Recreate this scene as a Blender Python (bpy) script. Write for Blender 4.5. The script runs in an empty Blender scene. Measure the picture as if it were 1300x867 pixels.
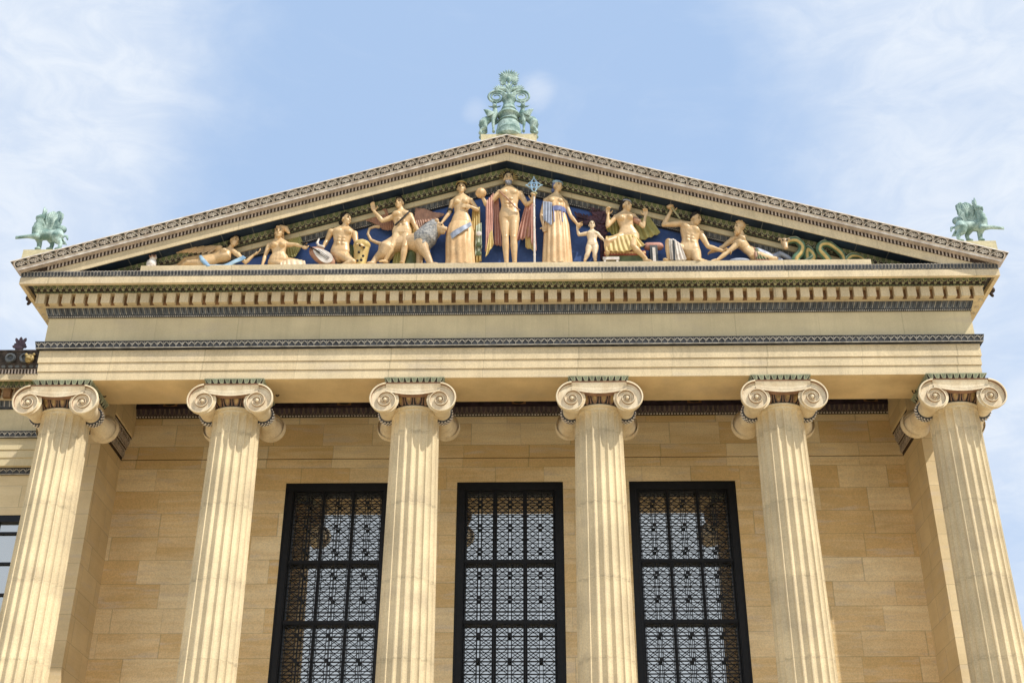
import bpy, bmesh, math, random
import numpy as np
from mathutils import Vector, Matrix
random.seed(7); rng = np.random.default_rng(7)
SC = bpy.context.scene
COL = SC.collection
V = lambda *a: np.array(a, float)
def nrm(v):
    v = np.asarray(v, float); l = np.linalg.norm(v); return v/l if l > 1e-9 else v

# ------------------------------------------------------------------ camera (solved from the photograph)
CF, CP, CY, CR = 1608.66, math.radians(28.8748), math.radians(-1.2114), math.radians(0.1335)
CLOC = V(0.9611, -36.7585, 0.0)
def cam_axes():
    cp, sp, cy, sy = math.cos(CP), math.sin(CP), math.cos(CY), math.sin(CY)
    f = V(sy*cp, cy*cp, sp); r = V(cy, -sy, 0); u = np.cross(r, f)
    c, s = math.cos(CR), math.sin(CR)
    return c*r+s*u, -s*r+c*u, f
CRX, CUX, CFX = cam_axes()
def at(px, py, Y=None, Z=None):
    """survey helper: the point of the facade seen at photo position (px, py) on the plane Y (or Z)"""
    d = CFX + CRX*(px-650)/CF - CUX*(py-433.5)/CF
    t = (Y-CLOC[1])/d[1] if Y is not None else (Z-CLOC[2])/d[2]
    return CLOC + t*d
def zat(py, Y, px=646): return float(at(px, py, Y)[2])

cd = bpy.data.cameras.new("camera"); cam = bpy.data.objects.new("camera", cd); COL.objects.link(cam)
cd.sensor_width = 36; cd.lens = CF/1300*36; cd.clip_end = 5000; cd.clip_start = 0.1
M = Matrix(((CRX[0], CUX[0], -CFX[0], CLOC[0]), (CRX[1], CUX[1], -CFX[1], CLOC[1]), (CRX[2], CUX[2], -CFX[2], CLOC[2]), (0, 0, 0, 1)))
cam.matrix_world = M
SC.camera = cam
SC.view_settings.view_transform = 'Standard'; SC.view_settings.look = 'None'; SC.view_settings.exposure = 0
SC.render.engine = 'CYCLES'; SC.cycles.max_bounces = 8; SC.cycles.diffuse_bounces = 5

# ------------------------------------------------------------------ node helpers
class NT:
    def __init__(s, tree): s.t = tree; s.n = tree.nodes; s.l = tree.links
    def new(s, typ, **kw):
        n = s.n.new(typ)
        for k, v in kw.items(): setattr(n, k, v)
        return n
    def put(s, inp, v):
        if hasattr(v, 'is_output'): s.l.new(v, inp)
        else: inp.default_value = v
    def math(s, op, a, b=0.0, c=0.0, clamp=False):
        n = s.new('ShaderNodeMath', operation=op); n.use_clamp = clamp
        for i, x in enumerate((a, b, c)): s.put(n.inputs[i], x)
        return n.outputs[0]
    def mix(s, fac, a, b, mode='MIX'):
        n = s.new('ShaderNodeMix', data_type='RGBA', blend_type=mode)
        s.put(n.inputs[0], fac); s.put(n.inputs[6], c4(a)); s.put(n.inputs[7], c4(b))
        return n.outputs[2]
    def noise(s, vec, scale, detail=4, rough=.55, dist=0):
        n = s.new('ShaderNodeTexNoise'); s.put(n.inputs['Vector'], vec)
        n.inputs['Scale'].default_value = scale; n.inputs['Detail'].default_value = detail
        n.inputs['Roughness'].default_value = rough; n.inputs['Distortion'].default_value = dist
        return n.outputs[0]
    def rng(s, v, a, b, c=0., d=1., smooth=True):
        n = s.new('ShaderNodeMapRange'); n.interpolation_type = 'SMOOTHSTEP' if smooth else 'LINEAR'
        s.put(n.inputs[0], v)
        for i, x in enumerate((a, b, c, d)): n.inputs[i+1].default_value = x
        return n.outputs[0]
    def scalev(s, vec, sc):
        n = s.new('ShaderNodeVectorMath', operation='MULTIPLY'); s.put(n.inputs[0], vec); n.inputs[1].default_value = sc
        return n.outputs[0]
def c4(c):
    if hasattr(c, 'is_output'): return c
    return (c[0], c[1], c[2], 1.0)

def material(name):
    m = bpy.data.materials.new(name); m.use_nodes = True
    nt = NT(m.node_tree); b = m.node_tree.nodes['Principled BSDF']
    return m, nt, b
def plain(name, c, rough=.7, var=.18, scale=3., bump=.0, metallic=0., spec=.3, dark=None, fine=0.1, dirt_shade=0.):
    m, t, b = material(name)
    pos = t.new('ShaderNodeNewGeometry').outputs['Position']
    n1 = t.noise(pos, scale, 5); n2 = t.noise(pos, scale*9, 3)
    d = dark or tuple(x*(1-2*var) for x in c)
    col = t.mix(t.rng(n1, .3, .7), d, c)
    k = t.rng(n2, .3, .7, 1-fine, 1+fine)
    if dirt_shade:      # occlusion-like shade and grime painted into the hollows, and rain streaks
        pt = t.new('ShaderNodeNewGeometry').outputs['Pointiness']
        k = t.math('MULTIPLY', k, t.rng(pt, .40, .50, 1-dirt_shade, 1.03))
        k = t.math('MULTIPLY', k, t.rng(t.noise(t.scalev(pos, (6, 6, .9)), 1.2, 4, .65), .48, .75, 1, 1-dirt_shade*.45))
    mul = t.new('ShaderNodeVectorMath', operation='SCALE'); t.put(mul.inputs[0], col); t.put(mul.inputs['Scale'], k)
    t.put(b.inputs['Base Color'], mul.outputs[0])
    b.inputs['Roughness'].default_value = rough; b.inputs['Metallic'].default_value = metallic
    b.inputs['Specular IOR Level'].default_value = spec
    if bump:
        bn = t.new('ShaderNodeBump'); bn.inputs['Strength'].default_value = bump; bn.inputs['Distance'].default_value = .03
        t.put(bn.inputs['Height'], t.noise(pos, scale*6, 5)); t.put(b.inputs['Normal'], bn.outputs[0])
    return m
def stone(name, c1, c2, c3, block=None, vein=5., bump=.25, pits=.5, joint=.55, jw=.012, amp=1.0, stain=.25, streak=0.):
    """sandstone: block-to-block tone, horizontal bedding veins, pits, joints, stains - all in world space"""
    m, t, b = material(name)
    pos = t.new('ShaderNodeNewGeometry').outputs['Position']
    sep = t.new('ShaderNodeSeparateXYZ'); t.put(sep.inputs[0], pos)
    u = t.math('ADD', sep.outputs[0], sep.outputs[1]); v = sep.outputs[2]
    jm = None; cellv = None
    if block:
        w, h = block
        rowf = t.math('DIVIDE', v, h); row = t.math('FLOOR', rowf)
        wn = t.new('ShaderNodeTexWhiteNoise', noise_dimensions='1D'); t.put(wn.inputs['W'], row)
        wn2 = t.new('ShaderNodeTexWhiteNoise', noise_dimensions='1D'); t.put(wn2.inputs['W'], t.math('ADD', row, 31.7))
        uu = t.math('ADD', t.math('DIVIDE', u, t.math('MULTIPLY', w, t.rng(wn2.outputs[0], 0, 1, .75, 1.3, False))), t.math('MULTIPLY', wn.outputs[0], 7.3))
        uu = t.math('ADD', uu, t.math('MULTIPLY', t.math('SINE', t.math('MULTIPLY', uu, 3.14159)), .13))
        colm = t.math('FLOOR', uu)
        cv = t.new('ShaderNodeCombineXYZ'); t.put(cv.inputs[0], colm); t.put(cv.inputs[1], row)
        cell = t.new('ShaderNodeTexWhiteNoise', noise_dimensions='2D'); t.put(cell.inputs['Vector'], cv.outputs[0])
        cellv = cell.outputs[0]
        fu = t.math('ABSOLUTE', t.math('SUBTRACT', t.math('FRACT', uu), .5)); fv = t.math('ABSOLUTE', t.math('SUBTRACT', t.math('FRACT', rowf), .5))
        jm = t.math('MAXIMUM', t.math('GREATER_THAN', fu, .5-jw/w), t.math('GREATER_THAN', fv, .5-jw/h))
    vp = t.scalev(pos, (.35, .35, vein))
    if cellv is not None:
        off = t.new('ShaderNodeVectorMath', operation='MULTIPLY_ADD'); t.put(off.inputs[0], cell.outputs[1]); off.inputs[1].default_value = (40, 40, 40); t.put(off.inputs[2], vp)
        vp = off.outputs[0]
    nv = t.noise(vp, 1.0, 5, .6, .6)
    big = t.noise(pos, .55, 4)
    fac = t.rng(nv, .3, .7)
    if cellv is not None:
        fac = t.math('ADD', t.math('MULTIPLY', fac, .4*amp), t.math('MULTIPLY', cellv, .75*amp), clamp=True)
    col = t.mix(fac, c1, c2)
    col = t.mix(t.rng(t.noise(t.scalev(vp, (1, 1, .6)), 1.7, 3), .52, .75, 0, .75), col, c3)
    g = t.rng(big, .3, .7, 1-stain, 1+stain*.35)
    sp = t.noise(pos, 22, 3, .7)
    g = t.math('MULTIPLY', g, t.rng(sp, .3, .7, 1-.16*pits, 1+.1*pits))
    pit = t.noise(t.scalev(pos, (1, 1, 2.2)), 34, 2, .5)
    pm = t.rng(pit, .66, .74)
    g = t.math('MULTIPLY', g, t.math('SUBTRACT', 1.0, t.math('MULTIPLY', pm, .4*pits)))
    if streak:
        sk = t.noise(t.scalev(pos, (5, 5, .25)), 1., 4)
        g = t.math('MULTIPLY', g, t.rng(sk, .45, .72, 1, 1-streak))
    if block and block[0] > 30 and block[1] < 10:      # weathered, pitted zone around each drum joint
        bandm = t.math('MULTIPLY', t.rng(fv, .435, .49, 0, 1), t.rng(t.noise(t.scalev(pos, (1.3, 1.3, 3)), 2.3, 5, .7), .45, .62, .0, .20))
        g = t.math('MULTIPLY', g, t.math('SUBTRACT', 1.0, bandm))
    if jm is not None: g = t.math('MULTIPLY', g, t.math('SUBTRACT', 1.0, t.math('MULTIPLY', jm, joint)))
    mul = t.new('ShaderNodeVectorMath', operation='SCALE'); t.put(mul.inputs[0], col); t.put(mul.inputs['Scale'], g)
    t.put(b.inputs['Base Color'], mul.outputs[0]); b.inputs['Roughness'].default_value = .85; b.inputs['Specular IOR Level'].default_value = .2
    bn = t.new('ShaderNodeBump'); bn.inputs['Strength'].default_value = bump; bn.inputs['Distance'].default_value = .03
    hgt = t.math('ADD', t.math('MULTIPLY', nv, .3), t.math('SUBTRACT', sp, t.math('MULTIPLY', pm, .8)))
    if jm is not None: hgt = t.math('SUBTRACT', hgt, t.math('MULTIPLY', jm, 1.2))
    t.put(bn.inputs['Height'], hgt); t.put(b.inputs['Normal'], bn.outputs[0])
    return m

MT = {}
MT['column'] = stone('column_stone', (.785, .655, .43), (.71, .58, .365), (.63, .52, .35), block=(60, 2.45), vein=1.2, bump=.4, pits=.7, joint=.10, jw=.016, amp=.5, stain=.18, streak=.10)
MT['trim'] = stone('trim_stone', (.73, .60, .39), (.665, .535, .335), (.63, .525, .37), block=(2.9, 40), vein=2.5, bump=.25, pits=.8, joint=.22, jw=.012, amp=.8, stain=.16, streak=.10)
MT['frieze'] = stone('frieze_stone', (.69, .58, .36), (.625, .52, .32), (.605, .505, .34), block=(2.6, 40), vein=2.0, bump=.12, pits=.4, joint=.16, jw=.01, amp=.9, stain=.14, streak=.06)
MT['wall'] = stone('wall_stone', (.97, .81, .53), (.75, .53, .255), (.74, .61, .46), block=(2.15, .87), vein=3.4, bump=.25, pits=.8, joint=.24, jw=.012, stain=.10, amp=1.15)
MT['anta'] = stone('anta_stone', (.82, .67, .42), (.70, .55, .32), (.70, .58, .42), block=(1.5, .87), vein=4, bump=.15, pits=.3, joint=.25, jw=.01, stain=.10)
MT['soffit'] = stone('soffit_stone', (.74, .575, .33), (.64, .48, .265), (.60, .47, .30), block=None, vein=3, bump=.08, pits=.3, stain=.2)
MT['marble'] = plain('capital_stone', (.78, .67, .475), .55, .06, 2.5, .1, dark=(.66, .53, .345), fine=.08, dirt_shade=.4)
MT['white'] = plain('white_ornament', (.80, .75, .68), .6, .1, 4, dark=(.58, .50, .43))
MT['taupe'] = plain('taupe_ornament', (.56, .47, .40), .7, .15, 4)
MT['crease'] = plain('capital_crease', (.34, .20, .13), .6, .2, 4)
MT['plum'] = plain('dark_plum_glaze', (.060, .038, .050), .6, .3, 4)
MT['greysage'] = plain('sage_glaze', (.25, .30, .22), .5, .2, 3)
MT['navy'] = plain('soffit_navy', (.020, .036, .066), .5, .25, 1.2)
MT['umber'] = plain('umber_glaze', (.085, .066, .058), .5, .4, 5)
MT['crown'] = plain('crown_umber', (.24, .18, .14), .6, .3, 5)
MT['egg'] = plain('egg_ochre', (.50, .34, .15), .5, .3, 6)
MT['black'] = plain('black_glaze', (.028, .024, .022), .45, .2, 4)
MT['softw'] = plain('aged_ornament', (.52, .48, .41), .65, .25, 5)
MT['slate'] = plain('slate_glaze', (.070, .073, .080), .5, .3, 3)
MT['brown'] = plain('brown_ground', (.070, .045, .032), .7, .3, 5)
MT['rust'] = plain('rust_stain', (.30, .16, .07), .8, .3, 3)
MT['green'] = plain('green_glaze', (.135, .165, .07), .5, .25, 3)
MT['paleg'] = plain('pale_green_glaze', (.50, .53, .38), .55, .2, 3)
MT['olive'] = plain('olive_gold', (.46, .43, .24), .5, .25, 3)
MT['gold'] = plain('gold_leaf', (.50, .36, .14), .5, .3, 6, metallic=.15, dirt_shade=.5)
MT['bluegrey'] = plain('blue_grey_glaze', (.15, .16, .165), .5, .3, 2.5)
MT['tymp'] = plain('tympanum_blue', (.065, .125, .33), .5, .15, 1.5, dark=(.045, .09, .26))
MT['red'] = plain('red_glaze', (.36, .09, .06), .5, .2, 4)
MT['skin'] = plain('terracotta_flesh', (.74, .53, .295), .33, .07, 2.2, dark=(.60, .39, .19), fine=.06, spec=.45, dirt_shade=.55)
MT['skin2'] = plain('pale_flesh', (.80, .64, .44), .38, .07, 2.2, dark=(.70, .52, .32), fine=.06, spec=.45, dirt_shade=.5)
MT['hair'] = plain('dark_hair', (.030, .022, .018), .4, .3, 14, bump=.5)
MT['greyhair'] = plain('grey_beard', (.34, .35, .40), .5, .3, 14, bump=.5)
MT['yellow'] = plain('yellow_cloth', (.66, .50, .20), .45, .12, 2.5, dark=(.52, .36, .13), dirt_shade=.55)
MT['peach'] = plain('peach_cloth', (.76, .52, .28), .4, .10, 2.2, dark=(.62, .38, .18), dirt_shade=.55)
MT['pink'] = plain('rose_cloth', (.64, .36, .28), .45, .12, 2.2, dark=(.50, .25, .19), dirt_shade=.55)
MT['sky'] = plain('light_blue_cloth', (.40, .55, .64), .45, .2, 3, dark=(.22, .36, .52))
MT['violet'] = plain('blue_violet_cloth', (.22, .26, .50), .45, .2, 3)
MT['wing'] = plain('russet_wing', (.48, .26, .17), .5, .2, 4, bump=.3)
MT['gwing'] = plain('gold_green_wing', (.50, .43, .15), .45, .25, 3, dark=(.34, .32, .12), dirt_shade=.55)
MT['lion'] = plain('tawny_glaze', (.66, .46, .26), .38, .1, 2.5, dirt_shade=.5)
MT['mane'] = plain('blue_grey_mane', (.15, .16, .18), .5, .45, 14, bump=.6, dark=(.48, .46, .42))
MT['laurel'] = plain('purple_laurel', (.13, .06, .075), .5, .3, 4)
MT['snake'] = plain('serpent_green', (.15, .27, .17), .35, .25, 3)
MT['silver'] = plain('silver_blue', (.42, .46, .56), .4, .2, 3)
MT['bronze'] = plain('verdigris_bronze', (.46, .58, .52), .6, .2, 3.2, bump=.4, dark=(.12, .21, .185), fine=.25, dirt_shade=.65)
MT['iron'] = plain('dark_iron', (.010, .010, .011), .5, .2, 5, spec=.3)
MT['bbeige'] = plain('pale_pedestal', (.66, .58, .36), .8, .12, 1.5)
MT['roof'] = plain('roof_tile', (.35, .30, .24), .8, .2, 2)
MT['eyes'] = plain('dark_eye', (.02, .015, .012), .3, .1, 5)
m, t, b = material('window_glass')
b.inputs['Base Color'].default_value = (.05, .06, .065, 1); b.inputs['Roughness'].default_value = .25
gl = t.new('ShaderNodeBsdfGlossy'); gl.inputs['Roughness'].default_value = .03; gl.inputs['Color'].default_value = (.95, .93, .87, 1)
pos = t.new('ShaderNodeNewGeometry').outputs['Position']
bn = t.new('ShaderNodeBump'); bn.inputs['Strength'].default_value = .03; t.put(bn.inputs['Height'], t.noise(pos, .9, 2)); t.put(gl.inputs['Normal'], bn.outputs[0])
mx = t.new('ShaderNodeMixShader'); mx.inputs[0].default_value = .40
t.l.new(b.outputs[0], mx.inputs[1]); t.l.new(gl.outputs[0], mx.inputs[2]); t.l.new(mx.outputs[0], m.node_tree.nodes['Material Output'].inputs[0])
MT['glass'] = m

# ------------------------------------------------------------------ mesh builder
class MB:
    def __init__(s): s.v = []; s.f = []; s.m = []
    def add(s, vs, fs, mi=0):
        o = len(s.v); s.v.extend([tuple(map(float, p)) for p in vs])
        for f in fs: s.f.append(tuple(i+o for i in f)); s.m.append(mi)
    def hexa(s, p, mi=0):
        """8 corners: 0-3 bottom loop, 4-7 top loop"""
        s.add(p, [(0, 3, 2, 1), (4, 5, 6, 7), (0, 1, 5, 4), (1, 2, 6, 5), (2, 3, 7, 6), (3, 0, 4, 7)], mi)
    def box(s, x0, x1, y0, y1, z0, z1, mi=0):
        s.hexa([(x0, y0, z0), (x1, y0, z0), (x1, y1, z0), (x0, y1, z0), (x0, y0, z1), (x1, y0, z1), (x1, y1, z1), (x0, y1, z1)], mi)
    def prism(s, poly, off, mi=0, back=False):
        n = len(poly); off = np.asarray(off, float)
        top = [np.asarray(p)+off for p in poly]
        fs = [tuple(range(n, 2*n))] + [(i, (i+1) % n, (i+1) % n+n, i+n) for i in range(n)]
        if back: fs.append(tuple(range(n-1, -1, -1)))
        s.add(list(poly)+top, fs, mi)
    def grid(s, rows, mi=0, closed=False, cap=False):
        nr, nc = len(rows), len(rows[0]); vs = [p for r in rows for p in r]; fs = []
        for i in range(nr-1):
            for j in range(nc if closed else nc-1):
                k = (j+1) % nc; fs.append((i*nc+j, i*nc+k, (i+1)*nc+k, (i+1)*nc+j))
        if cap: fs.append(tuple(range(nc-1, -1, -1))); fs.append(tuple((nr-1)*nc+j for j in range(nc)))
        s.add(vs, fs, mi)
    def tube(s, pts, rad, seg=10, mi=0, flat=1.0, ref=None, rounded=True):
        pts = [np.asarray(p, float) for p in pts]; n = len(pts)
        if not hasattr(rad, '__len__'): rad = [rad]*n
        P, Rr = list(pts), list(rad)
        if rounded:
            d0 = nrm(pts[0]-pts[1]); d1 = nrm(pts[-1]-pts[-2])
            P = [pts[0]+d0*rad[0]*.92, pts[0]+d0*rad[0]*.6]+P+[pts[-1]+d1*rad[-1]*.6, pts[-1]+d1*rad[-1]*.92]
            Rr = [rad[0]*.3, rad[0]*.78]+Rr+[rad[-1]*.78, rad[-1]*.3]
        rows = []; a = None
        for i in range(len(P)):
            d = nrm(P[min(i+1, len(P)-1)]-P[max(i-1, 0)])
            if a is None:
                a = np.asarray(ref, float) if ref is not None else (V(0, 0, 1) if abs(d[2]) < .8 else V(0, 1, 0))
            a = nrm(a-d*np.dot(a, d)); b2 = np.cross(d, a)
            rows.append([P[i]+Rr[i]*(math.cos(q)*a*flat+math.sin(q)*b2) for q in np.linspace(0, 2*math.pi, seg, endpoint=False)])
        s.grid(rows, mi, closed=True, cap=True)
    def ell(s, c, ax, mi=0, nu=12, nv=8):
        """ellipsoid: centre, three half-axis vectors"""
        c = np.asarray(c, float); a, b2, d = [np.asarray(x, float) for x in ax]; rows = []
        for i in range(1, nv):
            th = math.pi*i/nv
            rows.append([c+math.sin(th)*(math.cos(q)*a+math.sin(q)*b2)+math.cos(th)*d for q in np.linspace(0, 2*math.pi, nu, endpoint=False)])
        nc = nu; base = len(s.v); s.grid(rows, mi, closed=True)
        i0 = len(s.v); s.v.append(tuple(c+d)); s.v.append(tuple(c-d)); last = base+(len(rows)-1)*nc
        for j in range(nc):
            s.f.append((i0, base+(j+1) % nc, base+j)); s.m.append(mi); s.f.append((i0+1, last+j, last+(j+1) % nc)); s.m.append(mi)
    def ball(s, c, r, mi=0, nu=10, nv=7): s.ell(c, ((r, 0, 0), (0, r, 0), (0, 0, r)), mi, nu, nv)
    def lathe(s, c, prof, seg=24, mi=0, axis=(0, 0, 1)):
        """prof: (radius, height) list along the axis"""
        ax = nrm(axis); a = nrm(np.cross(ax, (0, 1, 0))) if abs(ax[1]) < .9 else V(1, 0, 0); b2 = np.cross(ax, a); c = np.asarray(c, float)
        s.grid([[c+ax*h+r*(math.cos(q)*a+math.sin(q)*b2) for q in np.linspace(0, 2*math.pi, seg, endpoint=False)] for r, h in prof], mi, closed=True, cap=True)
    def build(s, name, mats, parent=None, smooth=False, auto=None):
        me = bpy.data.meshes.new(name); me.from_pydata(s.v, [], s.f)
        if not isinstance(mats, (list, tuple)): mats = [mats]
        for k in mats: me.materials.append(MT[k] if isinstance(k, str) else k)
        if len(mats) > 1: me.polygons.foreach_set('material_index', s.m)
        bm = bmesh.new(); bm.from_mesh(me); bmesh.ops.recalc_face_normals(bm, faces=bm.faces[:]); bm.to_mesh(me); bm.free()
        if smooth:
            me.polygons.foreach_set('use_smooth', [True]*len(me.polygons))
            if auto: me.set_sharp_from_angle(angle=math.radians(auto))
        me.update(); o = bpy.data.objects.new(name, me); COL.objects.link(o)
        if parent is not None: attach(o, parent)
        return o
def attach(o, parent):
    o.parent = parent
    o.matrix_parent_inverse = Matrix.Translation(parent.location).inverted() if parent.location.length else Matrix()
FLOOR = [None]
def sculpt(mb, name, mat, parent=None, voxel=.016, it=4, disp=None):
    """fuse the overlapping volumes of mb into ONE continuous smooth mesh"""
    tmp = mb.build(name, mat)
    md = tmp.modifiers.new('r', 'REMESH'); md.mode = 'VOXEL'; md.voxel_size = voxel; md.use_smooth_shade = True
    if it: sm = tmp.modifiers.new('s', 'SMOOTH'); sm.factor = .5; sm.iterations = it
    dg = bpy.context.evaluated_depsgraph_get()
    me = bpy.data.meshes.new_from_object(tmp.evaluated_get(dg))
    bpy.data.objects.remove(tmp)
    if FLOOR[0] is not None:
        co = np.empty(len(me.vertices)*3, np.float32); me.vertices.foreach_get('co', co); co = co.reshape(-1, 3)
        k = co[:, 2] < FLOOR[0]; co[k, 2] = FLOOR[0]; k2 = k & (co[:, 1] < YP+.02); co[k2, 1] = YP+.02; me.vertices.foreach_set('co', co.ravel()); me.update()
    me.name = name; me.materials.clear(); me.materials.append(MT[mat] if isinstance(mat, str) else mat)
    me.polygons.foreach_set('use_smooth', [True]*len(me.polygons))
    o = bpy.data.objects.new(name, me); COL.objects.link(o)
    if parent is not None: attach(o, parent)
    return o
def tag(o, label=None, cat=None, group=None, kind=None):
    for k, v in (('label', label), ('category', cat), ('group', group), ('kind', kind)):
        if v: o[k] = v
    return o
def thing(name, loc, label, cat, group=None):
    o = bpy.data.objects.new(name, None); o.location = [float(x) for x in loc]; o.empty_display_size = .3; COL.objects.link(o)
    return tag(o, label, cat, group)

# ------------------------------------------------------------------ ornament bands (relief motifs in the mesh)
def lerp(a, b, t): return np.asarray(a, float)*(1-t)+np.asarray(b, float)*t
def strip(mb, A0, A1, B0, B1, n, motif, ground=0, skip=0):
    A0, A1, B0, B1 = [np.asarray(x, float) for x in (A0, A1, B0, B1)]
    nor = nrm(np.cross(A1-A0, B0-A0))
    mb.add([A0, A1, B1, B0], [(0, 1, 2, 3)], ground)
    P = lambda u, v: lerp(lerp(A0, A1, u/n), lerp(B0, B1, u/n), v)
    for k in range(n):
        for poly, h, mi in motif(k):
            mb.prism([P(k+u, v) for u, v in poly], nor*h, mi)
def arc(cx, cy, rx, ry, a0, a1, n): return [(cx+rx*math.cos(math.radians(a0+(a1-a0)*i/n)), cy+ry*math.sin(math.radians(a0+(a1-a0)*i/n))) for i in range(n+1)]
def band_arc(cx, cy, rx, ry, w, wy, a0, a1, n, h, mi):
    """an arched ribbon split in quads"""
    o = arc(cx, cy, rx, ry, a0, a1, n); i = arc(cx, cy, rx-w, ry-wy, a0, a1, n)
    return [([i[k], o[k], o[k+1], i[k+1]], h, mi) for k in range(n)]
def petal(cx, cy, ang, l0, l1, w, asp):
    a = math.radians(ang); d = V(math.cos(a), math.sin(a)); s = V(-d[1], d[0]); out = []
    for t_, ww in ((0, .25), (.45, .7), (.8, 1.), (.95, .6), (1.03, 0), (.95, -.6), (.8, -1.), (.45, -.7), (0, -.25)):
        p = d*(l0+(l1-l0)*t_)+s*w*ww; out.append((cx+p[0], cy+p[1]*asp))
    return out
ASP = 1.25
def m_palmette(k):
    # mats: 0 ground taupe, 1 black, 2 white, 3 green
    out = [(arc(.5, .10, .415, .78, -4, 184, 12), .006, 1)]
    out += band_arc(.5, .10, .485, .87, .062, .075, 0, 180, 10, .035, 2)
    for a in (-4, 27, 58, 90, 122, 153, 184): out.append((petal(.5, .30, a, .05, .325 if 20 < a < 160 else .28, .036, ASP), .05, 2))
    out.append((arc(.5, .24, .07, .11, 0, 360, 8)[:-1], .055, 2))
    out += [([(0, .98), (0, .62), (.13, .9), (.16, .98)], .01, 1), ([(1, .98), (.84, .98), (.87, .9), (1, .62)], .01, 1)]
    out += [([(.03, .98), (.0, .80), (.06, .9)], .03, 3)]
    out += [([(0, 0), (1, 0), (1, .07), (0, .07)], .04, 2), ([(0, .965), (1, .965), (1, 1), (0, 1)], .05, 2)]
    return out
def m_tongue(k):
    # 0 ground dark, 1 light outline, 2 inner
    o = [(.07, 1.), (.10, .45), (.28, .12), (.5, .03), (.72, .12), (.90, .45), (.93, 1.)]
    i = [(.15, 1.), (.18, .5), (.33, .21), (.5, .13), (.67, .21), (.82, .5), (.85, 1.)]
    return [(o, .018, 1), (i, .026, 2), ([(.96, .0), (1.04, .0), (1.02, 1), (.98, 1)], .02, 1)]
def m_leafpale(k):
    o = [(.06, 1.), (.16, .55), (.32, .25), (.5, .03), (.68, .25), (.84, .55), (.94, 1.)]; i = [(.30, .86), (.34, .6), (.42, .42), (.5, .32), (.58, .42), (.66, .6), (.70, .86)]
    return [(o, .018, 1), (i, .026, 2), ([(0, .88), (1, .88), (1, 1), (0, 1)], .03, 1), ([(.47, .2), (.53, .2), (.53, .9), (.47, .9)], .034, 1)]
def m_leafblue(k):
    i = [(.12, 1.), (.12, .3), (.3, .1), (.7, .1), (.88, .3), (.88, 1.)]
    j = [(.34, .95), (.38, .35), (.5, .2), (.62, .35), (.66, .95)]
    return [(i, .015, 2), (j, .022, 0), ([(-.05, .15), (.05, .15), (.035, .95), (-.035, .95)], .028, 1)]
def m_lattice(k):
    out = band_arc(.0, 0, .60, .84, .055, .09, 14, 90, 5, .02, 1)+band_arc(1., 0, .60, .84, .055, .09, 90, 166, 5, .024, 1)
    out += band_arc(.5, 1.0, .46, .55, .05, .08, 200, 340, 6, .015, 1)
    out += [([(.5, .5), (.6, .28), (.5, .08), (.4, .28)], .02, 2), ([(0, .9), (1, .9), (1, 1), (0, 1)], .03, 0), ([(0, 0), (1, 0), (1, .10), (0, .10)], .03, 1)]
    out += [([(.47, .62), (.53, .62), (.53, .92), (.47, .92)], .02, 1)]
    return out
def m_bead(k): return [(arc(.5, .5, .36, .42, 0, 360, 6)[:-1], .025, 1)]
def m_meander(k):
    return [([(.1, .25), (.9, .25), (.9, .8), (.1, .8)], .01, 1 if k % 5 == 2 else 0), (arc(.5, .52, .3, .25, 0, 360, 8)[:-1], .015, 2)] if k % 5 in (1, 2) else [([(.05, .2), (.95, .2), (.95, .34), (.05, .34)], .01, 0)]
def m_block(k): return [([(.14, .0), (.56, .0), (.56, .8), (.46, .95), (.24, .95), (.14, .8)], .03, 1), ([(0, .95), (1, .95), (1, 1), (0, 1)], .035, 1)]
def m_dash(k):
    return [([(.02, .55), (.35, .45), (.50, .75), (.30, 1.0), (.05, .98)], .02, 1), ([(.08, .02), (.42, .02), (.42, .3), (.08, .3)], .018, 2), ([(.55, .02), (.92, .02), (.92, .3), (.55, .3)], .018, 2)]
def m_egg(k):
    egg = [(.16, 1.), (.18, .5), (.32, .16), (.5, .06), (.68, .16), (.82, .5), (.84, 1.)]
    inn = [(.28, 1.), (.30, .55), (.40, .3), (.5, .24), (.60, .3), (.70, .55), (.72, 1.)]
    return [(egg, .02, 2), (inn, .05, 1), ([(-.06, .1), (.06, .1), (.03, 1), (-.03, 1)], .03, 3)]

# ------------------------------------------------------------------ the setting: ground, stylobate
GZ = -1.65
def sheet(name, x0, x1, y0, y1, z, mat):
    mb = MB(); mb.add([(x0, y0, z), (x1, y0, z), (x1, y1, z), (x0, y1, z)], [(0, 1, 2, 3)]); o = mb.build(name, mat); tag(o, kind='structure'); return o
MT['ground'] = plain('lawn_ground', (.14, .15, .06), .95, .2, .3)
MT['plaza'] = stone('plaza_stone', (.70, .58, .40), (.64, .53, .36), (.60, .50, .35), block=(1.2, 40), vein=1, bump=.1, pits=.5, joint=.2)
sheet('ground', -2500, 2500, -2500, 2500, GZ, 'ground')
sheet('plaza', -120, 120, -150, 60, GZ+.012, 'plaza')

W = 15.437; BACK = 46.
SX = [-14.5686, -8.9007, -3.0, 3.0, 8.9007, 14.5686]
AX = .892          # column axis depth
ZTOP = 18.946      # underside of the architrave
ZST = 1.35         # top of the stylobate
bld = thing('temple_portico', (0, 0, GZ), 'tan sandstone temple front with six fluted columns, coloured ornament bands and a wide pediment', 'building')
part = lambda mb, name, mats, parent=bld, **k: mb.build(name, mats, parent, **k)
mb = MB()
nst = 15
for i in range(nst):
    z1 = ZST-i*(ZST-GZ)/nst; e = .9+i*.36
    mb.box(-W-e, W+e, -.55-e, BACK, z1-(ZST-GZ)/nst, z1)
part(mb, 'steps', 'trim')

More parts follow.
